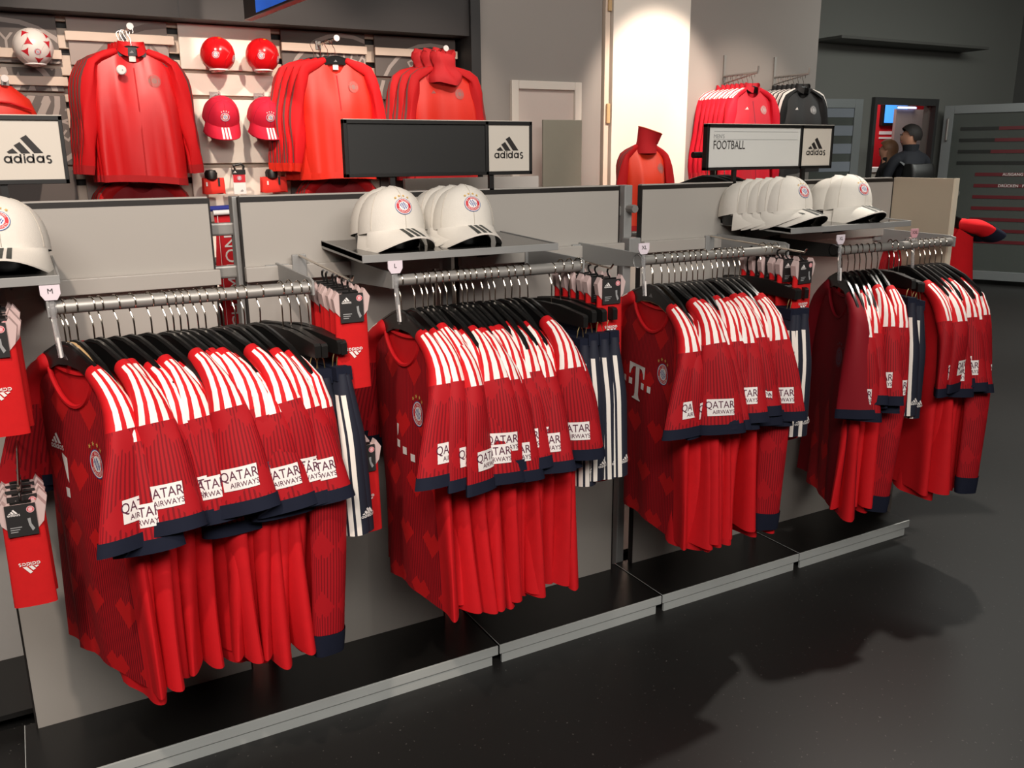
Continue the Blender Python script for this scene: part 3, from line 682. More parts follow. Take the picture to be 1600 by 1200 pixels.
HX = [[.056, .082, .116, .134, .167, .201, .239, .270, .288, .304, .319, .342, .360, .387, .402, .431, .452, .492],
      [.862, .902, .925, .940, .960, .978, .997, .1, 1.024, 1.045, 1.061, 1.080, 1.108, 1.128, 1.148, 1.181, 1.203, 1.229, 1.252],
      [1.704, 1.739, 1.766, 1.790, 1.815, 1.840, 1.862, 1.885, 1.910, 1.945, 1.970, 1.995, 2.018, 2.043, 2.065],
      [2.550, 2.584, 2.62, 2.645, 2.678, 2.71, 2.742]]
HX[1].remove(.1)
HXB = [2.905, 2.945, 2.976, 3.006, 3.036, 3.070, 3.105]
SHX = [[.545, .566, .588, .609], [1.335, 1.365, 1.395, 1.425], [2.16, 2.19, 2.22], [2.80, 2.83, 2.86]]
PHI = [22, 2, -9, -30]
rn = random.Random(3)
def orient(phi): return (R(rn.uniform(-2.5, 2.5)), R(rn.uniform(-1.5, 1.5)), R(phi+rn.uniform(-4, 4)))
for ri in range(4):
    z = RAILS[ri][2]; xs = HX[ri] + (HXB if ri == 3 else []); n = len(xs)
    for i, x in enumerate(xs):
        rot = orient(PHI[ri] if not (ri == 3 and i >= 7) else -14); dz = rn.uniform(-.022, .012) if i else 0; loc = (x, 2.17, z); o = ORD[i]
        long_ = (i == n-1 and ri in (0, 2, 3)) or (ri == 3 and i in (6,)) or (ri == 0 and i == n-1)
        art = None; full = i == 0
        if ri == 3 and i == 0:
            jersey(KPLAIN, 'plain dark red shirt with a muted chest crest, front of the farthest rail', 'red tops on the farthest rail', (x, 2.17, z), rot, True, [('club_crest', ARTP)], 'shirt', 'shirt')
        else:
            if i == 0:
                k = KFIRST; art = list(zip(('club_crest', 'chest_logo', 'maker_logo'), ART[id(KFIRST)]))
                art[1] = ('chest_logo', (LOGO1, LOGO2, LOGO3)[ri])
                if ri > 0: art = art[:2]
            elif long_: k = KLONG
            else:
                sg = 1
                if (ri == 1 and i < 4) or (ri == 2 and i < 2) or (ri == 3 and i in (7, 9)): sg = -1
                k = KITS[(rn.randrange(6), sg)]
            lab = (f'long-sleeved red striped jersey with navy cuff, {o} from the left on the {RW[ri]}' if long_ else
                   ('red striped football jersey with club crest showing, first from the left on the ' + RW[ri] if i == 0 else f'red short-sleeved jersey with white shoulder stripes, {o} from the left on the {RW[ri]}'))
            jersey(k, lab, f'red tops on the {RW[ri]}', (x, 2.17+(rn.uniform(-.016, .016) if i else 0), z+dz), rot, full, art)
        hanger(f'black plastic hanger with metal hook, {o} from the left on the {RW[ri]}', f'black hangers on the {RW[ri]}', loc, rot)
    for i, x in enumerate(SHX[ri]):
        rot = orient((12, 2, -3, -20)[ri])
        shorts(f'navy shorts with three white side stripes, {ORD[i]} pair on the {RW[ri]}', f'black clamp hanger with brass clips, {ORD[i]} of those on the {RW[ri]}', f'navy shorts on the {RW[ri]}', f'clamp hangers on the {RW[ri]}', (x, 2.17, z+rn.uniform(-.01, .01)), rot, i)
hanger('pale wooden hanger at the left end of the nearest rail', None, (.066, 2.185, 1.281), (0, R(0), R(24)), True)
hanger('pale wooden hanger at the left end of the third rail', None, (1.714, 2.185, 1.283), (0, 0, R(-8)), True)

# ------------------------------------------------------------------ packed socks on pegs
SOCK = M('red_knit', (200, 28, 30), .9, var=.08, scale=60, spec=.2)
def sk_grid(w0, w1, z0, z1, T):
    def fn(u, v):
        a = 2*math.pi*u; ww = w0+(w1-w0)*v; c, s_ = math.cos(a), math.sin(a)
        return (ww*math.copysign(abs(c)**.45, c), T*math.copysign(abs(s_)**.7, s_)*(1-.25*abs(c)), z0+(z1-z0)*v)
    mb = MB().grid(fn, 24, 7, True); mb.add([fn(k/24, 0) for k in range(24)], [tuple(range(24))]); mb.add([fn(k/24, 1) for k in range(24)], [tuple(range(24))]); return mb
_s1 = sk_grid(.040, .0425, -.06, -.255, .011).mesh('sock_body', SOCK)
_s2 = MB().prism([(-.04, -.062), (-.045, -.03), (-.034, -.012), (-.028, -.02), (.028, -.02), (.034, -.008), (.047, -.028), (.04, -.062), (.02, -.085), (-.02, -.085)], -.0105, .0105, 'y').mesh('pale_cuff', PINKW, False)
_s3 = MB().box((-.030, -.016, -.088), (.028, -.0115, -.018)).mesh('card', CARD, False)
_sh = MB().tube([(0, 0, .012), (0, -.0, .012), (.0, .011, .008), (0, .013, 0), (0, .008, -.008), (0, 0, -.012), (0, 0, -.03)], .003, 6); _sh.box((-.02, -.004, -.03), (.02, .004, -.015)); _shm = _sh.mesh('hook', BLACKP)
PKS = M('pink_sticker', (226, 176, 180), .6)
_s4 = decal_mesh('card_print', xf(three_stripe(WHITE), .024, -.014, -.036) + xf(crest((PKS, PKS, CRED, PKS, WHITE, PKS)), .0075, .018, -.03) + [([(-.024, -.066-.005*i), (-.002-.004*i, -.066-.005*i), (-.002-.004*i, -.068-.005*i), (-.024, -.068-.005*i)], [(0, 1, 2, 3)], GREYP, 0) for i in range(3)]
     + [([(.010, -.050), (.016, -.049), (.0165, -.062), (.022, -.074), (.017, -.079), (.012, -.066)], [tuple(range(6))], GREYP, 0)], plane_y((0, -.0162, 0)), .0004, .0003)
_s5 = decal_mesh('sock_logo', xf(three_stripe(WHITE), .042, 0, -.16, math.pi), plane_y((0, -.0112, 0)), .0012)
pegn = ['left of the nearest rail', 'between nearest and second rail', 'between second and third rail', 'between third and farthest rail']
PEGM = CHROME
for pi_, X in enumerate((-.075, .68, 1.44, 2.20)):
    for tier, zz in (('upper', 1.303), ('lower', .915)):
        if tier == 'upper' and pi_ in (2, 3): zz -= .022
        pg = thing('peg_hook', f'{tier} chrome peg with sock packs, {pegn[pi_]}', 'peg', (X, YP-.02, zz+.012), group='pegs for sock packs')
        obj('peg', MB().tube([(0, 0, .02), (0, -.46, 0), (0, -.47, .012)], .0032), PEGM, pg); boxo('back_plate', (-.02, -.012, -.055), (.02, .0, .022), ALU, pg, .002)
        nf = 6 if tier == 'upper' else 4
        for i in range(nf):
            y = 2.045+.042*i if i else 2.03
            t = thing('sock_pack', f'packed red socks, {ORD[i]} from front on {tier} peg {pegn[pi_]}', 'socks', (X+rn.uniform(-.006, .006), y, zz), (0, 0, R(rn.uniform(-5, 5))), f'sock packs on the {tier} peg {pegn[pi_]}')
            inst('sock_body', _s1, t); inst('pale_cuff', _s2, t); inst('card', _s3, t); inst('hook', _shm, t)
            if i == 0: inst('card_print', _s4, t); inst('sock_logo', _s5, t)
            else: inst('card_print', _s4, t)

# ------------------------------------------------------------------ caps
DKST = M('dark_stripe', (52, 56, 52), .6)
def cap_meshes(crown_m, stripe_m, crest_l, pre):
    def cp(az, el, off=0):
        c = math.cos(el)**.72; fr = max(0, -math.sin(az)); rx, ry = .092+off, .100+off; zo = -(.014+.016*math.sin(az))*(1-el/(math.pi/2))**2
        return (rx*c*math.cos(az), ry*c*math.sin(az), zo+((.102+off+.012*fr)*math.sin(el)**.92 if el > 0 else 0))
    cr = MB().grid(lambda u, v: cp(2*math.pi*u, v*math.pi/2*.995), 36, 14, True)
    k = {'crown': cr.mesh('crown', crown_m)}
    def bp(a, v, off=0):
        az = -math.pi/2+a; bx, by, bz = cp(az, 0); L = .080*max(0, math.cos(a*1.3))**.62
        x = bx*(1+.10*v); y = by-L*v; z = bz+.002-.40*(x*x/.085)*v**.7-.012*v-.004*v*v+off; return (x, y, z)
    br = MB().grid(lambda u, v: bp(-1.2+2.4*u, v), 57, 11); br.grid(lambda u, v: bp(-1.2+2.4*u, v, -.004), 57, 11, mi=1); br.grid(lambda u, v: bp(-1.2+2.4*u, 1, -.004*v), 57, 2)
    k['brim'] = br.mesh('brim', [crown_m, BLACK])
    k['button'] = MB().lathe([(.010, 0), (.009, .004), (.004, .0065), (0, .007)], 12, 0, (0, 0, .101)).mesh('button', crown_m)
    sm = MB()
    for i in range(6):
        az = R(-90+60*i); sm.tube([cp(az, R(e), .0004) for e in range(2, 90, 11)], .0011, 4)
    k['seams'] = sm.mesh('seam_stitching', M(pre+'_seam', (196, 188, 176) if pre == 'white' else (150, 10, 40), .8))
    def cmap(x, y, off):
        el = R(31)+y/.115; return cp(-math.pi/2+x/(.100*math.cos(R(31))**.72), el, off+.001)
    k['crest'] = decal_mesh('club_crest', xf(crest(None, GOLD if pre == 'white' else WHITE), .0255), cmap, .0008, .0004)
    for i, a in enumerate((-.17, 0, .17)):
        k['s%d' % i] = MB().grid(lambda u, v: bp(a-.05+.1*u, .04+.93*v, .0011), 5, 12).mesh('brim_stripe', stripe_m)
    k['insert'] = MB().lathe([(.074, -.05), (.080, -.02), (.078, .03), (.06, .06), (0, .07)], 24, 0, (0, 0, 0), 'z', 1, 1.12).mesh('insert', BLACKP)
    return k
CW = cap_meshes(WHITEC, DKST, None, 'white')
def cap(k, label, loc, rot, group, lab='cap', sc=1.0):
    t = thing('baseball_cap', label.replace('white cap with round crest', 'white cap').replace('of stack on', 'on'), 'cap', loc, rot, group)
    for n_, kk in (('crown', 'crown'), ('brim', 'brim'), ('button', 'button'), ('seam_stitching', 'seams'), ('club_crest', 'crest'), ('insert', 'insert')): 
        inst(n_, k[kk], t)
    for i in range(3): inst('brim_stripe', k['s%d' % i], t)
    return t
def capstack(x, y, n, where, dx=0, step=.045, rot=0, tilt=0):
    for i in range(n):
        w = 'front' if i == 0 else f'{ORD[i]} from the front'
        cap(CW, f'white cap with round crest, {w} of stack {where}', (x+dx*i, y+.016+step*i, 1.413-.003*i+(.001*(y-2.285))), (R(tilt-1.5*(i > 0)), 0, R(rot+rn.uniform(-3, 3))), 'white caps ' + where)
capstack(-.035, 2.30, 1, 'at the left end of the left shelf', rot=-4)
capstack(.893, 2.285, 2, 'on the left of the middle shelf', dx=-.004)
capstack(1.108, 2.285, 3, 'on the right of the middle shelf', dx=-.012, rot=-4)
capstack(2.372, 2.275, 5, 'on the left of the right shelf', dx=-.01, step=.038, rot=-3)
capstack(2.69, 2.285, 2, 'on the right of the right shelf', dx=-.004, step=.05, rot=-4)

# ------------------------------------------------------------------ header signs
def sign(x0, x1, split, label, left):
    t = thing('header_sign', label, 'sign', ((x0+x1)/2, YP+.01, 1.5)); c = (x0+x1)/2
    z0, z1 = .045, .207; a, b, s_ = x0-c, x1-c, split-c
    for lo, hi in (((a, -.012, z1-.011), (b, .012, z1)), ((a, -.012, z0), (b, .012, z0+.011)), ((a, -.012, z0), (a+.011, .012, z1)), ((b-.009, -.012, z0), (b, .012, z1)), ((s_-.011, -.012, z0), (s_+.0, .012, z1))): boxo('frame_bar', lo, hi, BLACK, t, .001)
    boxo('top_strip', (a, -.011, z1), (b, .011, z1+.002), CREAMP, t)
    boxo('left_face', (a+.011, -.006, z0+.011), (s_-.011, .006, z1-.011), M('blank_black_face', (34, 34, 33), .5) if left == 0 else M('pale_sign_face', (214, 213, 208), .5, var=.01), t)
    boxo('logo_face', (s_, -.007, z0+.011), (b-.009, .007, z1-.011), CREAMP, t)
    decal('maker_logo', xf(three_stripe(INK), .106, (s_+b-.009)/2, .118), plane_y((0, -.0072, 0)), t, .0008)
    for e in (a+.145, b-.145): boxo('post', (e-.008, -.006, -.012), (e+.008, .006, z0), BLACK, t)
    return t, a, s_
sign(-.505, .123, -.037, 'black framed header sign with a cream logo panel above the nearest rail', 1)
sign(.841, 1.464, 1.308, 'black header sign with blank left face above the middle caps', 0)
t, a, s_ = sign(2.19, 2.834, 2.668, "black framed header sign reading MEN'S FOOTBALL above the right shelf", 1)
decal('lettering', txt("MEN'S", .014, GREYP, a+.035, .158, 0, 0, .95) + txt('FOOTBALL', .030, INK, a+.035, .120, 0, 0, .72) + [([(a+.035, zz), (s_-.025, zz), (s_-.025, zz+.001), (a+.035, zz+.001)], [(0, 1, 2, 3)], GREYP, 0) for zz in (.181, .153)], plane_y((0, -.0062, 0)), t)
tag(boxo('rear_board', (1.17, 2.86, .9), (1.70, 2.88, 1.53), M('rear_white_board', (214, 206, 198), .5)), 'white board behind the blank header sign', 'board')

tag(boxo('rear_board', (-.75, 2.95, .066), (-.10, 2.97, 1.45), M('rear_grey_board', (190, 188, 184), .5)), 'pale grey rear board at the left edge behind the leftmost panel', 'board')
# things seen through the gap beside the leftmost panel
sf = thing('hanging_scarf', 'red scarf lettered CHAMPIONS hanging behind the gap between panels', 'scarf', (.552, 2.80, 1.45))
def scf(u, v): return (-.035+.07*u+.004*math.sin(9*v), .006*math.sin(5*v), -.36*v)
m = MB().grid(scf, 6, 14); m.grid(lambda u, v: (scf(u, v)[0], scf(u, v)[1]+.006, scf(u, v)[2]), 6, 14); obj('cloth', m, M('scarf_red', (206, 26, 36), .9, var=.05, scale=60), sf)
decal('lettering', xf(txt('CHAMPIONS', .038, WHITE, 0, 0, 0), 1, .028, -.36, math.pi/2), lambda x, y, o: (x, .006*math.sin(-5*y/.36)-o-.001, y), sf)
decal('edge_line', [([(-.026, -.36), (-.0245, -.36), (-.0245, 0), (-.026, 0)], [(0, 1, 2, 3)], WHITE, 0)], lambda x, y, o: (x, .0-o-.007, y), sf)
bt = thing('folded_item', 'blue and white folded item on top of the gap tube', 'clothing', (.545, 2.80, 1.455)); obj('fold', MB().tube([(-.04, 0, 0), (.05, 0, .003)], .012, 10, flat=.7), M('royal_blue', (44, 52, 140), .8), bt); obj('fold', MB().tube([(-.03, -.008, -.012), (.055, -.008, -.01)], .008, 10), WHITE, bt)
rb = thing('garment_rail', 'pale rail with hanger hooks on the far side of the gap', 'rail', (1.2, 2.86, 1.29)); obj('rail_tube', MB().tube([(-.8, 0, 0), (1.6, 0, 0)], .013, 10), STEEL, rb)
KREAR = KITS[(1, 1)]
for i, x in enumerate((.56, .60, .64)):
    jersey(KREAR, f'red and white jersey seen through the gap below the scarf, {ORD[i]} from the left', 'jerseys on the far side of the stand', (x, 2.86, 1.285), (0, 0, R(15)))
    hanger(f'black hanger on the far side of the gap, {ORD[i]} from the left', 'hangers on the far side of the stand', (x, 2.86, 1.29), (0, 0, R(15)))
for i, x in enumerate((2.46, 2.50, 2.55)):
    hanger(f'black hanger poking above the fourth panel, {ORD[i]} from the left', 'hangers behind the fourth panel', (x, 2.80, 1.60), (0, 0, R(60)))
r2_ = thing('garment_rail', 'rail behind the fourth panel holding black hangers', 'rail', (2.5, 2.80, 1.60)); obj('rail_tube', MB().tube([(-.12, 0, 0), (.16, 0, 0)], .0125, 10), BLACK, r2_); boxo('post', (-.01, .0, -1.6), (.01, .02, 0), BLACK, r2_)
# jerseys hanging beyond the end panel
re_ = thing('garment_rail', 'rail mounted outside the end panel', 'rail', (3.45, 2.52, 1.435)); obj('rail_tube', MB().tube([(0, -.15, 0), (0, .3, 0)], .0125, 10), STEEL, re_); boxo('arm', (-.22, .1, -.10), (0, .12, -.06), ALU, re_); boxo('arm', (-.01, .1, -.10), (.01, .12, 0), ALU, re_)
KOUT = dict(KITS[(1, 1)]); _so = Sleeve([(-.113, -.135, 0), (-.18, -.145, 0), (-.235, -.155, 0), (-.30, -.19, 0)], [(0, .018, .022), (.4, .04, .03), (1, .08, .035)], 0, 9)
KOUT['sleeve'] = _so.mesh('sleeve', JP, -1, 0, _so.L-.05); KOUT['cuff'] = _so.mesh('cuff', NAVY, -1, _so.L-.052, _so.L, 3, 22, .002, False)
for q in ('patch', 'letter'): KOUT.pop(q)
for i, y in enumerate((2.44, 2.49, 2.54)):
    jersey(KOUT, f'red jersey with navy cuff beyond the cream end panel, {ORD[i]} from the front', 'jerseys beyond the end panel', (3.455-.01*i, y, 1.435), (0, 0, R(82)))
    hanger(f'black hanger beyond the end panel, {ORD[i]} from the front', 'hangers beyond the end panel', (3.455-.01*i, y, 1.435), (0, 0, R(82)))
#@@PART2@@
# ------------------------------------------------------------------ jacket wall
def clip(L, x0, x1, y0, y1):
    out = []
    for v, f, m, k in L:
        V = []; F = []
        for fc in f:
            p = [v[i] for i in fc]
            for ax, lim, s_ in ((0, x0, 1), (0, x1, -1), (1, y0, 1), (1, y1, -1)):
                q = []
                for i in range(len(p)):
                    a, b = p[i], p[(i+1) % len(p)]; da, db = (a[ax]-lim)*s_, (b[ax]-lim)*s_
                    if da >= 0: q.append(a)
                    if da*db < 0: t = da/(da-db); q.append((a[0]+(b[0]-a[0])*t, a[1]+(b[1]-a[1])*t))
                p = q
                if not p: break
            if len(p) > 2: F.append(tuple(range(len(V), len(V)+len(p)))); V += p
        if V: out.append((V, F, m, k))
    return out
GB = M('graphic_board_brown', (104, 95, 90), .6, var=.03, scale=2); GF = M('graphic_print_grey', (176, 164, 156), .6, var=.02)
WB = M('white_wall_board', (244, 234, 220), .55, var=.01)
ROWS = [(2.155, 2.425), (2.0, 2.13), (1.575, 1.975), (1.2, 1.545), (.25, 1.17)]
GC = (GF, GB, GB, GF, GF, GB)
GBL = M('graphic_board_light', (172, 158, 150), .6, var=.03, scale=2); GB2 = M('graphic_print_dark', (134, 120, 113), .6, var=.02)
def biglozenge(r):
    L = []
    for i in range(-4, 5):
        for j in range(-4, 5):
            if (i+j) % 2: continue
            cx, cy = i*.12, j*.15; L.append(([(cx-.06, cy-.13), (cx+.06, cy), (cx+.06, cy+.15), (cx-.06, cy+.02)], [(0, 1, 2, 3)], GF, 1))
    return [l for l in L if max(math.hypot(x, y) for x, y in l[0]) < r]
for nm, x0, x1, gc, lab in (('a', -.62, .335, (.06, 1.96, .44), 'brown wall board with a large grey round emblem behind the white and red ball'),
        ('b', .39, .95, (.95, 1.86, .56), 'brown wall board with curved grey print behind the left red jackets'),
        ('w', 1.016, 1.595, None, 'white wall board behind the two red balls and red caps'),
        ('c', 1.66, 2.24, (2.08, 2.0, .42), 'brown wall board with round lettered emblem behind the middle red jackets'),
        ('d', 2.31, 2.93, (2.74, 1.97, .42), 'brown wall board with round lettered emblem behind the hooded tops')):
    t = thing('wall_board', lab, 'board', ((x0+x1)/2, 6.14, 0)); c = (x0+x1)/2
    for z0, z1 in ROWS: boxo('panel', (x0-c, -.03, z0), (x1-c, -.012, z1), WB if gc is None else (GBL if nm == 'b' else GB), t, .002)
    if gc:
        big = xf(xf(crest(GC if nm != 'b' else (GB2, GBL, GBL, GB2, GB2, GBL)) + [(v, f, GB2 if nm == 'b' else m, k) for v, f, m, k in biglozenge(.47)], 1, 0, 0, R(14)), gc[2], gc[0]-c, gc[1]); L = []
        for z0, z1 in ROWS[:4]: L += clip(big, x0-c+.002, x1-c-.002, z0+.002, z1-.002)
        decal('printed_emblem', L, lambda x, y, o: (x, -.0302-o, y), t, .0004, .0006)
    for z0, z1 in ROWS[:0]: pass
for x0, x1, z in ((.375, .985, 2.29), (1.655, 2.245, 2.29), (2.305, 2.935, 2.29), (-.6, .345, 2.18), (-.6, .36, 2.03)):
    tag(boxo('front_bar', (x0, 6.085, z), (x1, 6.108, z+.052), CREAM, None, .003), {(.375): 'cream bar across the left jacket board', 1.655: 'cream bar across the middle jacket board', 2.305: 'cream bar across the hooded top board'}.get(x0, 'upper cream bar by the white ball' if z > 2.1 else 'lower cream bar by the white ball'), 'bar')

JKR = M('jacket_red_nylon', (218, 24, 28), .42, var=.06, scale=8, spec=.5); JKO = M('jacket_orange_red', (226, 44, 26), .5, var=.06, scale=8)
JKS = M('jacket_rib', (190, 26, 30), .8); GSTR = (112, 74, 70)
SLR = sleeve_mat('jacket_sleeve_red', (216, 24, 30), GSTR, .03, 9, False, .020, .075)
SLD = sleeve_mat('jacket_sleeve_deep', (196, 26, 30), GSTR, .03, 9, False, .022, .075)
SLP = sleeve_mat('jacket_sleeve_pinkred', (214, 24, 46), (240, 226, 220), .01, .16, False, .03, .1)
SLK = sleeve_mat('jacket_sleeve_black', (22, 22, 23), (226, 220, 214), .01, 9, False, .028, .09)
PKR = M('jacket_pink_red', (214, 24, 46), .6, var=.05); PKD = M('jacket_front_dark', (150, 30, 50), .6); BKJ = M('jacket_black', (24, 24, 25), .65, var=.08)
LAB = M('white_label', (240, 236, 228), .6)
GCR = M('crest_on_red', (160, 110, 104), .6)
def jacket_kit(seed, bm, sm, cuffm, W0=.205, W1=.235, hem=-.83, T=.035, full=.02, B=.05, A=.05, neck=.075, drop=.07, stand=True, cowl=False, out=.30, acc=None, zipm=None):
    b = Body(seed, -.105, neck, W0, W1, hem, T, drop, .02, .42, full, .012); k = {'b': b}; b.am = .021
    k['body'] = b.mesh('body', [bm, bm], 25, 13)
    path = [(-neck-.012, -.110, 0), (-W0+.02, -.155, 0), (-W0-.02, -.21, 0), (-out+.03, -.45, -.01), (-out, hem+.035, .005)]
    sl = Sleeve(path, [(0, .02, .02), (.15, .035, .03), (.3, A, B), (.9, A*.85, B*.85), (1, A*.6, B*.6)], 0, seed, .013)
    for sd, nm in ((-1, 'r'), (1, 'l')):
        k['s'+nm] = sl.mesh('sleeve', sm, sd, 0, sl.L-.05); k['c'+nm] = sl.mesh('cuff', cuffm, sd, sl.L-.052, sl.L, 3, 22, .001, False)
    hz = MB()
    def hb(u, v):
        sg = -1+2*u if u <= .5 else 0
        a = 2*math.pi*u; y = (W1+.004)*math.cos(a); s_ = max(-1, min(1, y/(W1+.004))); p = b.pt(s_*.995, 1, math.sin(a) < 0, .004); return (p[0], p[1]*1.01, p[2]-.002-.04*v+.03)
    hz.grid(hb, 40, 3, True); k['hem'] = hz.mesh('hem_band', cuffm)
    if stand:
        cm = MB()
        def cf(u, v):
            a = R(-160+320*u); rx, ry = .045, neck+.004; y = -ry*math.sin(a); x = rx*math.cos(a)*.9+.0; z = -.098-(drop*.75 if x < 0 else 0)*max(0, -x/rx)**1.2+.045*v; return (x*(1+.15*v), y*(1-.1*v), z)
        cm.grid(cf, 26, 5); cm.grid(lambda u, v: tuple(np.array(cf(u, v))*np.array((.9, .95, 1))), 26, 5); k['collar'] = cm.mesh('collar', sm if False else bm)
    if cowl:
        cm = MB()
        def cw(u, v):
            a = 2*math.pi*u; f = .006*math.sin(5*a+6*v); rr = (.092-.030*v+.010*math.sin(9*v)); return (rr*.75*math.cos(a)+f-.02+.03*v, rr*1.25*math.sin(a)+f, -.19+.20*v+.02*math.cos(a)+.01*math.sin(3*a))
        cm.grid(cw, 30, 10, True); k['collar'] = cm.mesh('cowl_neck', SLDM)
    f = b.map(0, 0)
    k['zip'] = decal_mesh('zip_line', [([(-.004, -.82), (.004, -.82), (.004, -.6), (.004, -.4), (.004, -.2), (-.004, -.2), (-.004, -.4), (-.004, -.6)], [(0, 1, 6, 7) if False else (0, 1, 2, 7), (7, 2, 3, 6), (6, 3, 4, 5)], zipm or JKS, 0)], f, .0015)
    k['crest'] = decal_mesh('club_crest', xf(crest((acc or GCR, bm, acc or GCR, bm, bm, acc or GCR)), .036), b.map(-.1, -.27), .0025)
    return k
SLDM = M('cowl_red', (204, 30, 36), .75, var=.06)
def jacket(k, label, group, loc, phi=90, cat='jacket', name='jacket', crest_=True, zip_=True, label_=False, logo=None):
    t = thing(name, label, cat, loc, (0, R(rn.uniform(-1.5, 1.5)), R(phi+rn.uniform(-2, 2))), group)
    inst('body', k['body'], t); inst('hem_band', k['hem'], t)
    for nm in 'rl': s_ = inst('sleeve', k['s'+nm], t); inst('cuff', k['c'+nm], s_)
    if 'collar' in k: inst(k['collar'].name.split('.')[0], k['collar'], t)
    if zip_: inst('zip_line', k['zip'], t)
    if crest_: inst('club_crest', k['crest'], t)
    if label_:
        boxo('neck_label', (.0, -.018, -.165), (.003, .018, -.105), LAB, t)
    if logo: decal('maker_logo', xf(three_stripe(logo, 0, False), .05), k['b'].map(.09, -.27), t, .002)
    return t
KB = jacket_kit(201, JKR, SLR, JKS, T=.04, full=.03); KC = jacket_kit(202, JKO, SLR, JKO, neck=.062, drop=.085, stand=False, full=.03)
KD = jacket_kit(203, JKO, SLD, JKS, cowl=True, stand=False, drop=.03, full=.025)
def faceout(x, z, label, y1=5.70, y0=6.10):
    t = thing('faceout_arm', label, 'arm', (x, y0, z)); obj('arm_tube', MB().tube([(0, 0, 0), (0, y1-y0, 0)], .008, 10), CHROME, t); obj('end_cap', MB().tube([(0, y1-y0, 0), (0, y1-y0-.012, 0)], .019, 16), WHITE, t); boxo('mount', (-.02, -.02, -.03), (.02, .0, .03), ALU, t, .003)
def group_jackets(k, x, y, z, n, word, g, dx=0, **kw):
    for i in range(n):
        jacket(k, f'{word}, {"front one" if i == 0 else ORD[i]+" from the front"}', g, (x+dx*i, y+.055*i, z), **kw, label_=(i == 0 and k in (KB, KC)))
        hanger(f'black hanger carrying the {word.split(" on")[0]}, {ORD[i]} from the front'[:88], 'hangers on the '+g, (x+dx*i, y+.055*i, z), (0, 0, R(90)))
group_jackets(KB, .69, 5.74, 2.315, 4, 'red nylon jacket on the left wall arm', 'red jackets on the left wall arm', -.012)
group_jackets(KC, 1.90, 5.74, 2.315, 4, 'orange red jacket on the middle wall arm', 'orange red jackets on the middle wall arm', -.03)
group_jackets(KD, 2.66, 5.74, 2.29, 3, 'red cowl necked top on the right wall arm', 'cowl necked tops on the right wall arm', -.045, cat='top', name='warm_top', zip_=False, logo=GCR)
for x, z, w in ((.69, 2.335, 'left'), (1.90, 2.335, 'middle'), (2.66, 2.31, 'right')): faceout(x, z, f'chrome wall arm for red garments, {w} of three on the jacket wall')
pb = thing('pin_badge', 'round white badge pinned on the front left red jacket', 'badge', (.615, 5.655, 2.095)); obj('disc', MB().lathe([(0, -.006), (.022, -.006), (.027, 0), (.024, .006), (0, .006)], 24, 0, (0, 0, 0), 'y'), WHITE, pb); obj('pin', MB().tube([(.004, -.006, 0), (.004, -.010, 0)], .003), GREYP, pb)
# lower row of dark red hems below the jackets
KL = jacket_kit(210, M('deep_red_trousers', (150, 16, 28), .7, var=.08), SLD, JKS, W0=.2, W1=.25, hem=-.7, T=.05, full=.04, stand=False)
for i, (x, w) in enumerate(((.68, 'left'), (1.92, 'middle'))):
    for j in range(2):
        jacket(KL, f'deep red jacket on the lower row under the {w} jackets, {"front" if j == 0 else "back"} one', 'deep red jackets on the lower row', (x-.02*j, 5.86+.06*j, 1.58), crest_=False)
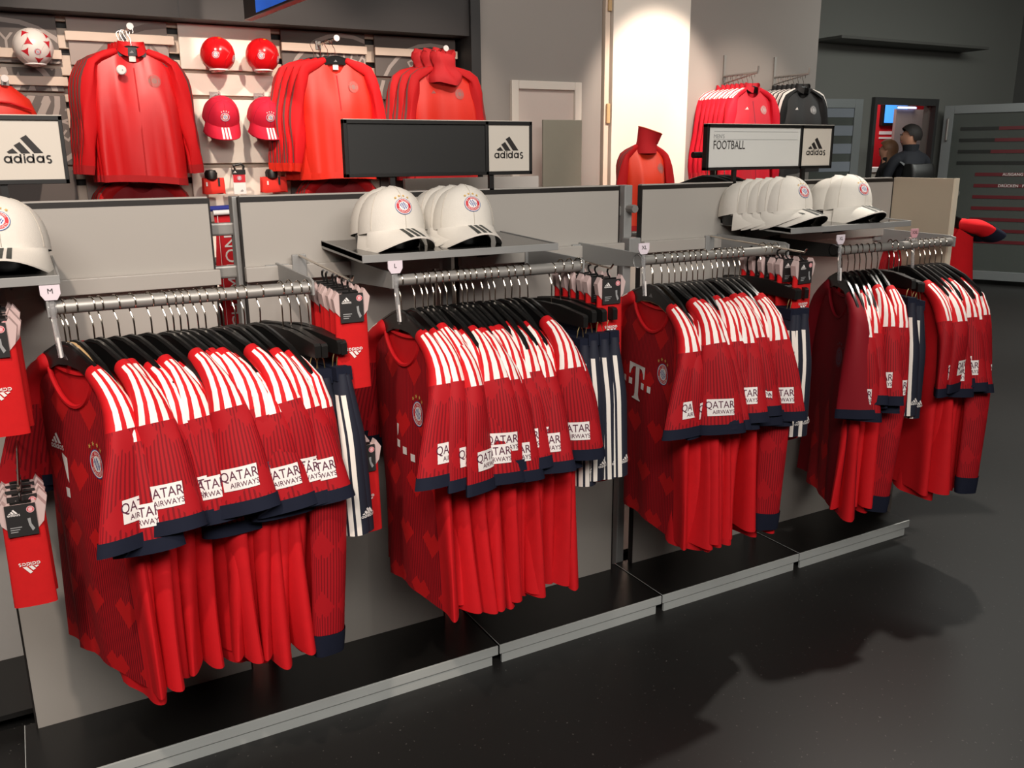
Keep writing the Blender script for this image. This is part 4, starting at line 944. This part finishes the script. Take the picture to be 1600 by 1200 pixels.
# balls
def sph(C, r, az0, el0):
    d = np.array([math.sin(az0)*math.cos(el0), -math.cos(az0)*math.cos(el0), math.sin(el0)]); e1 = np.array([math.cos(az0), math.sin(az0), 0]); e2 = np.cross(e1, d)*-1
    if e2[2] < 0: e2 = -e2
    def fn(x, y, off):
        q = math.hypot(x, y); t = e1*x+e2*y; t = t/q if q > 1e-9 else t
        return tuple(np.array(C)+(r+off)*(d*math.cos(q/r)+t*math.sin(q/r)))
    return fn
BALLW = M('ball_white', (240, 232, 224), .35, var=.02); BALLR = M('ball_red', (214, 22, 28), .18, var=.04)
def uvs(r): return MB().lathe([(max(1e-4, r*math.cos(R(-90+180*i/24))), r*math.sin(R(-90+180*i/24))) for i in range(25)], 40)
def ball(label, C, red, g=None):
    t = thing('football', label, 'ball', C, (0, 0, 0), g); r = .104
    obj('ball_surface', uvs(r), BALLR if red else BALLW, t); o0 = (0, 0, 0)
    sm = MB()
    for az in range(-150, 211, 60): sm.tube([sph(o0, r, R(az)+.25*math.sin(R(3*e)), R(e))(0, 0, .0002) for e in range(-80, 81, 10)], .0012, 4)
    obj('seams', sm, M('ball_seam_red', (160, 14, 20), .4) if red else M('ball_seam_white', (205, 190, 182), .5), t)
    if red:
        for az, el in ((-38, -6), (38, -14)): decal('club_crest', xf(crest(), .022), sph(o0, r, R(az+20), R(el)), t, .0012, .0004)
        decal('yellow_mark', [([(-.008, -.004), (.008, -.004), (.008, .004), (-.008, .004)], [(0, 1, 2, 3)], M('yellow_print', (226, 190, 40), .5), 0)], sph(o0, r, R(10), R(62)), t)
    else:
        decal('club_crest', xf(crest(), .018), sph(o0, r, R(10), R(-18)), t, .0012, .0004)
        for az, el, a in ((-24, 12, 0), (34, 10, 70), (-34, -20, 200), (40, -25, 120), (5, -46, 180), (-42, 42, 40), (46, 38, 20)):
            n = 7; pv = []; pf = []; ix = {}
            for i in range(n+1):
                for j in range(n+1-i):
                    u, v_ = i/n, j/n; w = 1-u-v_; ix[i, j] = len(pv); px, py = -.024*w+.024*u, -.018*(w+u)+.026*v_; bend = 1-.9*(u*w+w*v_+u*v_); pv.append((px*bend, py*bend))
            for i in range(n):
                for j in range(n-i):
                    pf.append((ix[i, j], ix[i+1, j], ix[i, j+1]))
                    if i+j < n-1: pf.append((ix[i+1, j], ix[i+1, j+1], ix[i, j+1]))
            decal('red_panel', xf([(pv, pf, CRED, 0)], 1, 0, 0, R(a)), sph(o0, r, R(az+10), R(el)), t, .0008)
    h = thing('ball_holder', 'white ring holder under the '+label.replace('resting ', '').replace(' with crest', ''), 'holder', (C[0], C[1], C[2]-.088)); obj('ring', MB().lathe([(.052, -.006), (.058, -.006), (.058, .006), (.052, .006)], 28), WHITE, h); boxo('arm', (-.015, .055, -.005), (.015, 6.11-C[1], .004), WHITE, h)
ball('white football with red panels resting on the wall at left', (.195, 5.95, 2.225), False)
ball('red football with crest resting left of the other red ball', (1.213, 5.95, 2.232), True, 'red footballs on the white board')
ball('red football with crest resting right of the other red ball', (1.49, 5.95, 2.238), True, 'red footballs on the white board')
# red caps
CRM = M('red_cap_cotton', (206, 16, 52), .8, var=.05, scale=50)
CR = cap_meshes(CRM, WHITE, None, 'red')
for x, w in ((1.205, 'left'), (1.485, 'right')):
    for j in range(2):
        c = cap(CR, f'red cap with white brim stripes, {w} hook, {"front" if j == 0 else "back"} cap', (x, 5.95+.05*j, 1.865), (R(40), 0, R(rn.uniform(-4, 4))), 'red caps on the white board'); c.scale = (1.18,)*3
    t = thing('peg_hook', f'clear hook above the {w} red caps', 'peg', (x, 6.105, 2.0)); obj('peg', MB().tube([(0, 0, 0), (0, -.12, 0), (0, -.13, .012)], .005), ACR.m, t); boxo('back_plate', (-.035, -.006, -.02), (.035, 0, .02), ACR.m, t)
# small packed accessories
ORF = M('orange_red_fleece', (228, 48, 36), .8, var=.06, scale=30)
def soft(w, d, h, n=24):
    def fn(u, v):
        a = 2*math.pi*u; c, s_ = math.cos(a), math.sin(a); k = 1-.35*abs(2*v-1)**4
        return (w*math.copysign(abs(c)**.4, c)*(1-.05*v), d*math.copysign(abs(s_)**.6, s_)*k, h*(v-.5)+.004*math.sin(4*a))
    mb = MB().grid(fn, n, 9, True); mb.add([fn(k/n, 0) for k in range(n)], [tuple(range(n))]); mb.add([fn(k/n, 1) for k in range(n)], [tuple(range(n))]); return mb
for x, w in ((1.115, 'left'), (1.50, 'right')):
    for j in range(2):
        t = thing('folded_fleece', f'folded orange red fleece on black clip, {w} of the accessory hooks, {"front" if j == 0 else "back"} piece', 'accessory', (x, 5.93+.04*j, 1.435), (0, 0, R(-4)), 'folded fleeces on clips')
        obj('fleece', soft(.068 if w == 'left' else .085, .016, .095), ORF, t); obj('clip_strap', MB().box((-.006+.03, -.02, -.0), (.006+.03, -.014, .05)), BLACK, t, smooth=False); obj('knit_loop', MB().lathe([(.012, .03), (.034, .045), (.036, .08), (.026, .098), (0, .102)], 16, 0, (-.01, 0, 0)), BLACK, t)
        if j == 0: boxo('care_tag', (-.05, -.02, -.0), (-.04, -.018, .025), WHITE, t)
t = thing('carded_product', 'hanging product card in red and white between the folded fleeces', 'package', (1.275, 5.93, 1.47)); boxo('card', (-.04, -.004, -.09), (.04, .004, .035), WHITE, t, .002); boxo('red_band', (-.038, -.006, -.015), (.038, -.004, .034), CRED, t); boxo('header', (-.042, -.008, .034), (.042, .006, .065), BLACK, t); obj('hook', MB().tube([(-.02, 0, .065), (-.03, 0, .09), (.02, 0, .10), (.035, 0, .085), (.03, 0, .065)], .008), BLACK, t); obj('hook', MB().tube([(0, .0, .095), (0, .18, .095)], .004), ACR.m, t)
decal('print', xf(three_stripe(GREYP, 0, False), .03, .012, -.07) + xf(crest(), .015, .0, .012) + xf(three_stripe(WHITE, 0, False), .03, -.024, .045), plane_y((0, -.0085, 0)), t)
# left bag
t = thing('gym_bag', 'orange red backpack hanging behind the left header sign', 'bag', (-.06, 5.93, 1.84)); obj('bag_body', MB().lathe([(.20, -.3), (.24, -.15), (.235, .0), (.20, .10), (.12, .17), (0, .185)], 28, 0, (0, 0, 0), 'z', 1, .45), JKO, t)
obj('flap_seam', MB().tube([(-.2, -.075, .05), (-.1, -.105, .075), (.0, -.11, .085), (.1, -.105, .075), (.2, -.075, .04)], .007), JKR, t); obj('strap', MB().tube([(-.05, 0, .17), (0, 0, .215), (.05, 0, .17)], .01), BLACK, t)
faceout(.03, 2.045, 'white capped hook above the orange red backpack', 5.85)
# wall racks with red and black jackets
KR = jacket_kit(220, PKR, SLP, PKR, hem=-.86, full=.025, out=.30, acc=PINKW, zipm=PKD); KK = jacket_kit(221, BKJ, SLK, BKJ, hem=-.78, full=.025, acc=GREYP, zipm=CARD)
for k, x, n, lab, g, z in ((KR, 5.41, 7, 'pinkish red jacket on the wall rack behind the football sign', 'red jackets on the right wall rack', 2.225), (KK, 5.99, 6, 'black jacket with white stripes on the corner wall rack', 'black jackets on the corner wall rack', 2.235)):
    for i in range(n):
        jacket(k, f'{lab}, {ORD[i]} from the front', g, (x-.004*i, 5.66+.052*i, z), 90, crest_=i == 0, logo=WHITE if i == 0 else None)
        hanger(f'black hanger of the {ORD[i]} {lab.split(" on")[0]} on the wall rack', 'hangers on the '+g.split(' on the ')[1], (x-.004*i, 5.66+.052*i, z), (0, 0, R(90)))
    t = thing('wall_rack_arm', 'chrome rack arm holding the '+g.split(' on')[0], 'arm', (x-.01, 6.0, z+.02)); obj('arm_tube', MB().tube([(0, 0, 0), (0, -.40, 0), (0, -.41, .05)], .009, 10), STEEL, t); obj('arm_tube', MB().tube([(0, 0, -.06), (0, -.40, -.0)], .006, 8), STEEL, t); boxo('wall_post', (-.012, -.012, -.08), (.012, 0, .17), STEEL, t)
# mannequin
t = thing('mannequin', 'headless mannequin in orange red top and red neck gaiter before the white column', 'mannequin', (4.17, 5.45, 0), (0, 0, 0))
KM = jacket_kit(230, M('top_orange', (236, 62, 30), .5, var=.05, scale=6), SLD, JKS, W0=.155, W1=.165, hem=-.72, T=.06, full=.055, B=.042, A=.05, neck=.06, drop=.03, stand=False, out=.235)
mq = thing('m', 'm', 'm', (0, 0, 1.775), (0, 0, R(78))); del mq['label']; del mq['category']; bpy.data.objects.remove(mq)
for nm, me in (('torso', KM['body']), ('hem_band', KM['hem'])): inst(nm, me, t, (0, 0, 1.775), (0, 0, R(80)))
for nm in 'rl': s_ = inst('sleeve', KM['s'+nm], t, (0, 0, 1.775), (0, 0, R(80))); inst('cuff', KM['c'+nm], s_)
inst('club_crest', KM['crest'], t, (0, 0, 1.775), (0, 0, R(80)))
ng = MB()
def gf(u, v):
    a = 2*math.pi*u; r = .086-.012*math.sin(math.pi*v*.9)+.006*v+.003*math.sin(3*a+4*v); return (r*math.cos(a)+.035*v*v, r*.9*math.sin(a), .165*v-.030*math.cos(a)*v*v)
def gin(u, v):
    a = 2*math.pi*u; p = gf(u, 1); k = 1-.35*v; return (.035+(p[0]-.035)*k, p[1]*k, p[2]-.07*v)
ng.grid(gf, 26, 9, True); ng.grid(gin, 26, 3, True); ng.add([gin(k/26, 1) for k in range(26)], [tuple(range(26))])
obj('neck_gaiter', ng, M('gaiter_red', (190, 14, 26), .8, var=.06), t, (0, 0, 1.615), (0, 0, R(-30)))
obj('gaiter_edge', MB().tube([gf(i/24, 1) for i in range(25)], .0035, 5), M('gaiter_edge_orange', (230, 110, 80), .7), t, (0, 0, 1.615), (0, 0, R(-30)))
obj('neck_form', MB().lathe([(.055, 0), (.05, .1), (0, .11)], 20), CREAMP, t, (0, 0, 1.62))
obj('stand_pole', MB().tube([(0, 0, 0.02), (0, 0, 1.2)], .016, 10), CHROME, t); obj('base', MB().lathe([(0, .0), (.18, .0), (.18, .012), (0, .02)], 30), CHROME, t); obj('hip_form', MB().lathe([(.05, .78), (.14, .88), (.15, 1.0), (.13, 1.12)], 24, 0, (0, 0, 0), 'z', 1, .75), CREAMP, t)
# ceiling hung screen at the top left
t = thing('ceiling_screen', 'blue lit screen hanging from the ceiling above the red ball', 'screen', (1.262, 5.3, 2.352), (0, 0, R(-84.5)))
boxo('bezel', (0, -.02, 0), (1.0, .02, .62), BLACK, t, .004); boxo('rim', (0, -.022, -.004), (1.0, .022, .0), ALU, t); boxo('display', (.20, -.0215, .012), (.93, -.02, .57), M('screen_blue', (30, 90, 190), .3, emit=.7, var=.5, scale=6), t); boxo('ceiling_mount', (.45, -.02, .62), (.55, .02, 1.25), BLACK, t)

# ------------------------------------------------------------------ visitors in the doorway
def person(name, label, loc, rz, h, cols, hair_len, arms, turn=0):
    k = h/1.80; V = []; E = []; RR = []
    def v(p, r, par=None):
        if p[2] >= 1.60: p = (p[0]*math.cos(turn)-p[1]*math.sin(turn), p[0]*math.sin(turn)+p[1]*math.cos(turn), p[2])
        V.append(tuple(c*k for c in p)); RR.append(r*k); i = len(V)-1
        if par is not None: E.append((par, i))
        return i
    pel = v((0, 0, .96), .15); sp = v((0, .0, 1.12), .14, pel); ch = v((0, .0, 1.33), .165, sp); ut = v((0, 0, 1.45), .11, ch); nk = v((0, -.01, 1.54), .062, ut); hd0 = v((0, -.025, 1.60), .07, nk); hd1 = v((0, -.025, 1.69), .092, hd0); v((0, -.01, 1.755), .065, hd1)
    v((0, -.112, 1.655), .014, hd1); v((.085, 0, 1.665), .016, hd1); v((-.085, 0, 1.665), .016, hd1)
    for s in (-1, 1):
        sh = v((s*.19, 0, 1.43), .07, ut); el, wr = arms; e = v((s*el[0], el[1], el[2]), .046, sh); w = v((s*wr[0], wr[1], wr[2]), .033, e)
        d = (Vector(wr)-Vector(el)).normalized(); pm = v((s*(wr[0]+d.x*.06), wr[1]+d.y*.06, wr[2]+d.z*.06), .032, w)
        for q in range(4):
            a = v((s*(wr[0]+d.x*.10+(q-1.5)*.018), wr[1]+d.y*.10-.005, wr[2]+d.z*.10), .010, pm); b = v((s*(wr[0]+d.x*(.14-.008*abs(q-1.5))+(q-1.5)*.02), wr[1]+d.y*.14-.02, wr[2]+d.z*.14), .009, a); v((s*(wr[0]+d.x*.155+(q-1.5)*.02), wr[1]+d.y*.155-.04, wr[2]+d.z*.155), .008, b)
        th = v((s*(wr[0]-.035+d.x*.05), wr[1]-.02+d.y*.05, wr[2]+d.z*.05), .011, w); v((s*(wr[0]-.045+d.x*.09), wr[1]-.035+d.y*.09, wr[2]+d.z*.09), .009, th)
        hp = v((s*.09, 0, .90), .105, pel); kn = v((s*.10, -.01, .50), .065, hp); an = v((s*.105, .02, .09), .045, kn); v((s*.115, -.15, .035), .038, an); v((s*.105, .06, .04), .036, an)
    me = bpy.data.meshes.new('skin'); me.from_pydata(V, E, []); o = bpy.data.objects.new('skin', me); COL.objects.link(o); md = o.modifiers.new('s', 'SKIN')
    for i, r in enumerate(RR): me.skin_vertices[0].data[i].radius = (r, r)
    me.skin_vertices[0].data[0].use_root = True; md.use_smooth_shade = True; o.modifiers.new('d', 'SUBSURF').levels = 1
    dg = bpy.context.evaluated_depsgraph_get(); m2 = bpy.data.meshes.new_from_object(o.evaluated_get(dg)); bpy.data.objects.remove(o)
    m2.materials.clear()
    for m in cols[:4]: m2.materials.append(m)
    for p in m2.polygons:
        z = p.center.z/k; x = p.center.x/k; y = p.center.y/k
        hand = (Vector((abs(x), y, z))-Vector(arms[1])).dot((Vector(arms[1])-Vector(arms[0])).normalized()) > -.005 and (Vector((abs(x), y, z))-Vector(arms[1])).length < .24 and abs(x) > .12
        p.material_index = 0 if (z > 1.545 or hand) else (1 if z > .93 else (2 if z > .075 else 3)); p.use_smooth = True
    t = thing(name, label, 'person', loc, (0, 0, rz)); inst('body', m2, t)
    # hair: cap over the skull and, if long, a fall down the back
    hm = MB()
    def hf(u, v):
        a = 2*math.pi*u; el = R(90-v*(118 if math.sin(a) > .1 else 92 if math.sin(a) > -.35 else 50+40*(math.sin(a)+1)))
        return (k*(.1*math.cos(el)*math.cos(a)), k*(-.012+.118*math.cos(el)*math.sin(a)), k*(1.685+.118*math.sin(el)))
    hm.grid(hf, 28, 9, True)
    if hair_len: hm.grid(lambda u, v: (k*(.1-.02*v)*math.cos(math.pi*u), k*(-.01+(.105-.01*v)*math.sin(math.pi*u)), k*(1.69-hair_len*v)), 16, 6)
    obj('hair', hm, cols[4], t, None, (0, 0, turn))
    fc = MB()
    for s in (-1, 1): fc.lathe([(0, -.008), (.010, 0), (0, .008)], 10, 0, (s*.032*k, -.108*k, 1.69*k), 'y')
    obj('eyes', fc, BLACK, t, None, (0, 0, turn)); obj('mouth', MB().tube([(-.022*k, -.104*k, 1.615*k), (0, -.109*k, 1.612*k), (.022*k, -.104*k, 1.615*k)], .005*k), M('lips', (150, 80, 76), .6), t, None, (0, 0, turn))
    obj('jacket_hem', MB().lathe([(.165*k, .86*k), (.172*k, .94*k), (.16*k, 1.05*k)], 24, 0, (0, 0, 0), 'z', 1.05, .95), cols[1], t)
    obj('jacket_collar', MB().lathe([(.075*k, 1.50*k), (.085*k, 1.585*k), (.076*k, 1.59*k)], 20), cols[1], t)
    return t
SKIN = M('skin_tone', (196, 142, 116), .6); DNAVY = M('dark_navy_jacket', (26, 28, 36), .8); DTR = M('dark_trousers', (34, 34, 40), .8)
man = person('person', 'person in dark navy jacket with backpack, seen from behind in the doorway', (9.04, 6.86, 0), R(180-18), 1.92, (SKIN, DNAVY, DTR, BLACK, M('dark_brown_hair', (32, 26, 24), .7)), 0, ((.25, -.06, 1.16), (.20, -.26, 1.02)), R(68))
wom = person('person', 'person with long light brown hair in dark coat left of the backpack wearer', (9.08, 7.18, 0), R(180+35), 1.76, (SKIN, M('dark_coat', (30, 30, 32), .8), DTR, BLACK, M('light_brown_hair', (120, 84, 58), .6, var=.2, scale=30)), .24, ((.25, .02, 1.14), (.24, -.14, .92)))
t = thing('backpack', 'black backpack with grey straps worn by the person in navy', 'backpack', (8.95, 6.66, 1.25), (0, 0, R(-14)))
obj('bag', soft(.17, .12, .46), BLACK, t); obj('front_pocket', soft(.12, .05, .22), M('black_pocket', (28, 28, 29), .7), t, (0, -.11, -.06))
for s in (-1, 1): obj('strap', MB().tube([(s*.10, .08, .2), (s*.115, .16, .25), (s*.12, .27, .22), (s*.15, .33, .05), (s*.16, .22, -.14), (s*.13, .10, -.18)], .022, 8, flat=.4), M('grey_strap', (110, 112, 114), .8), t)
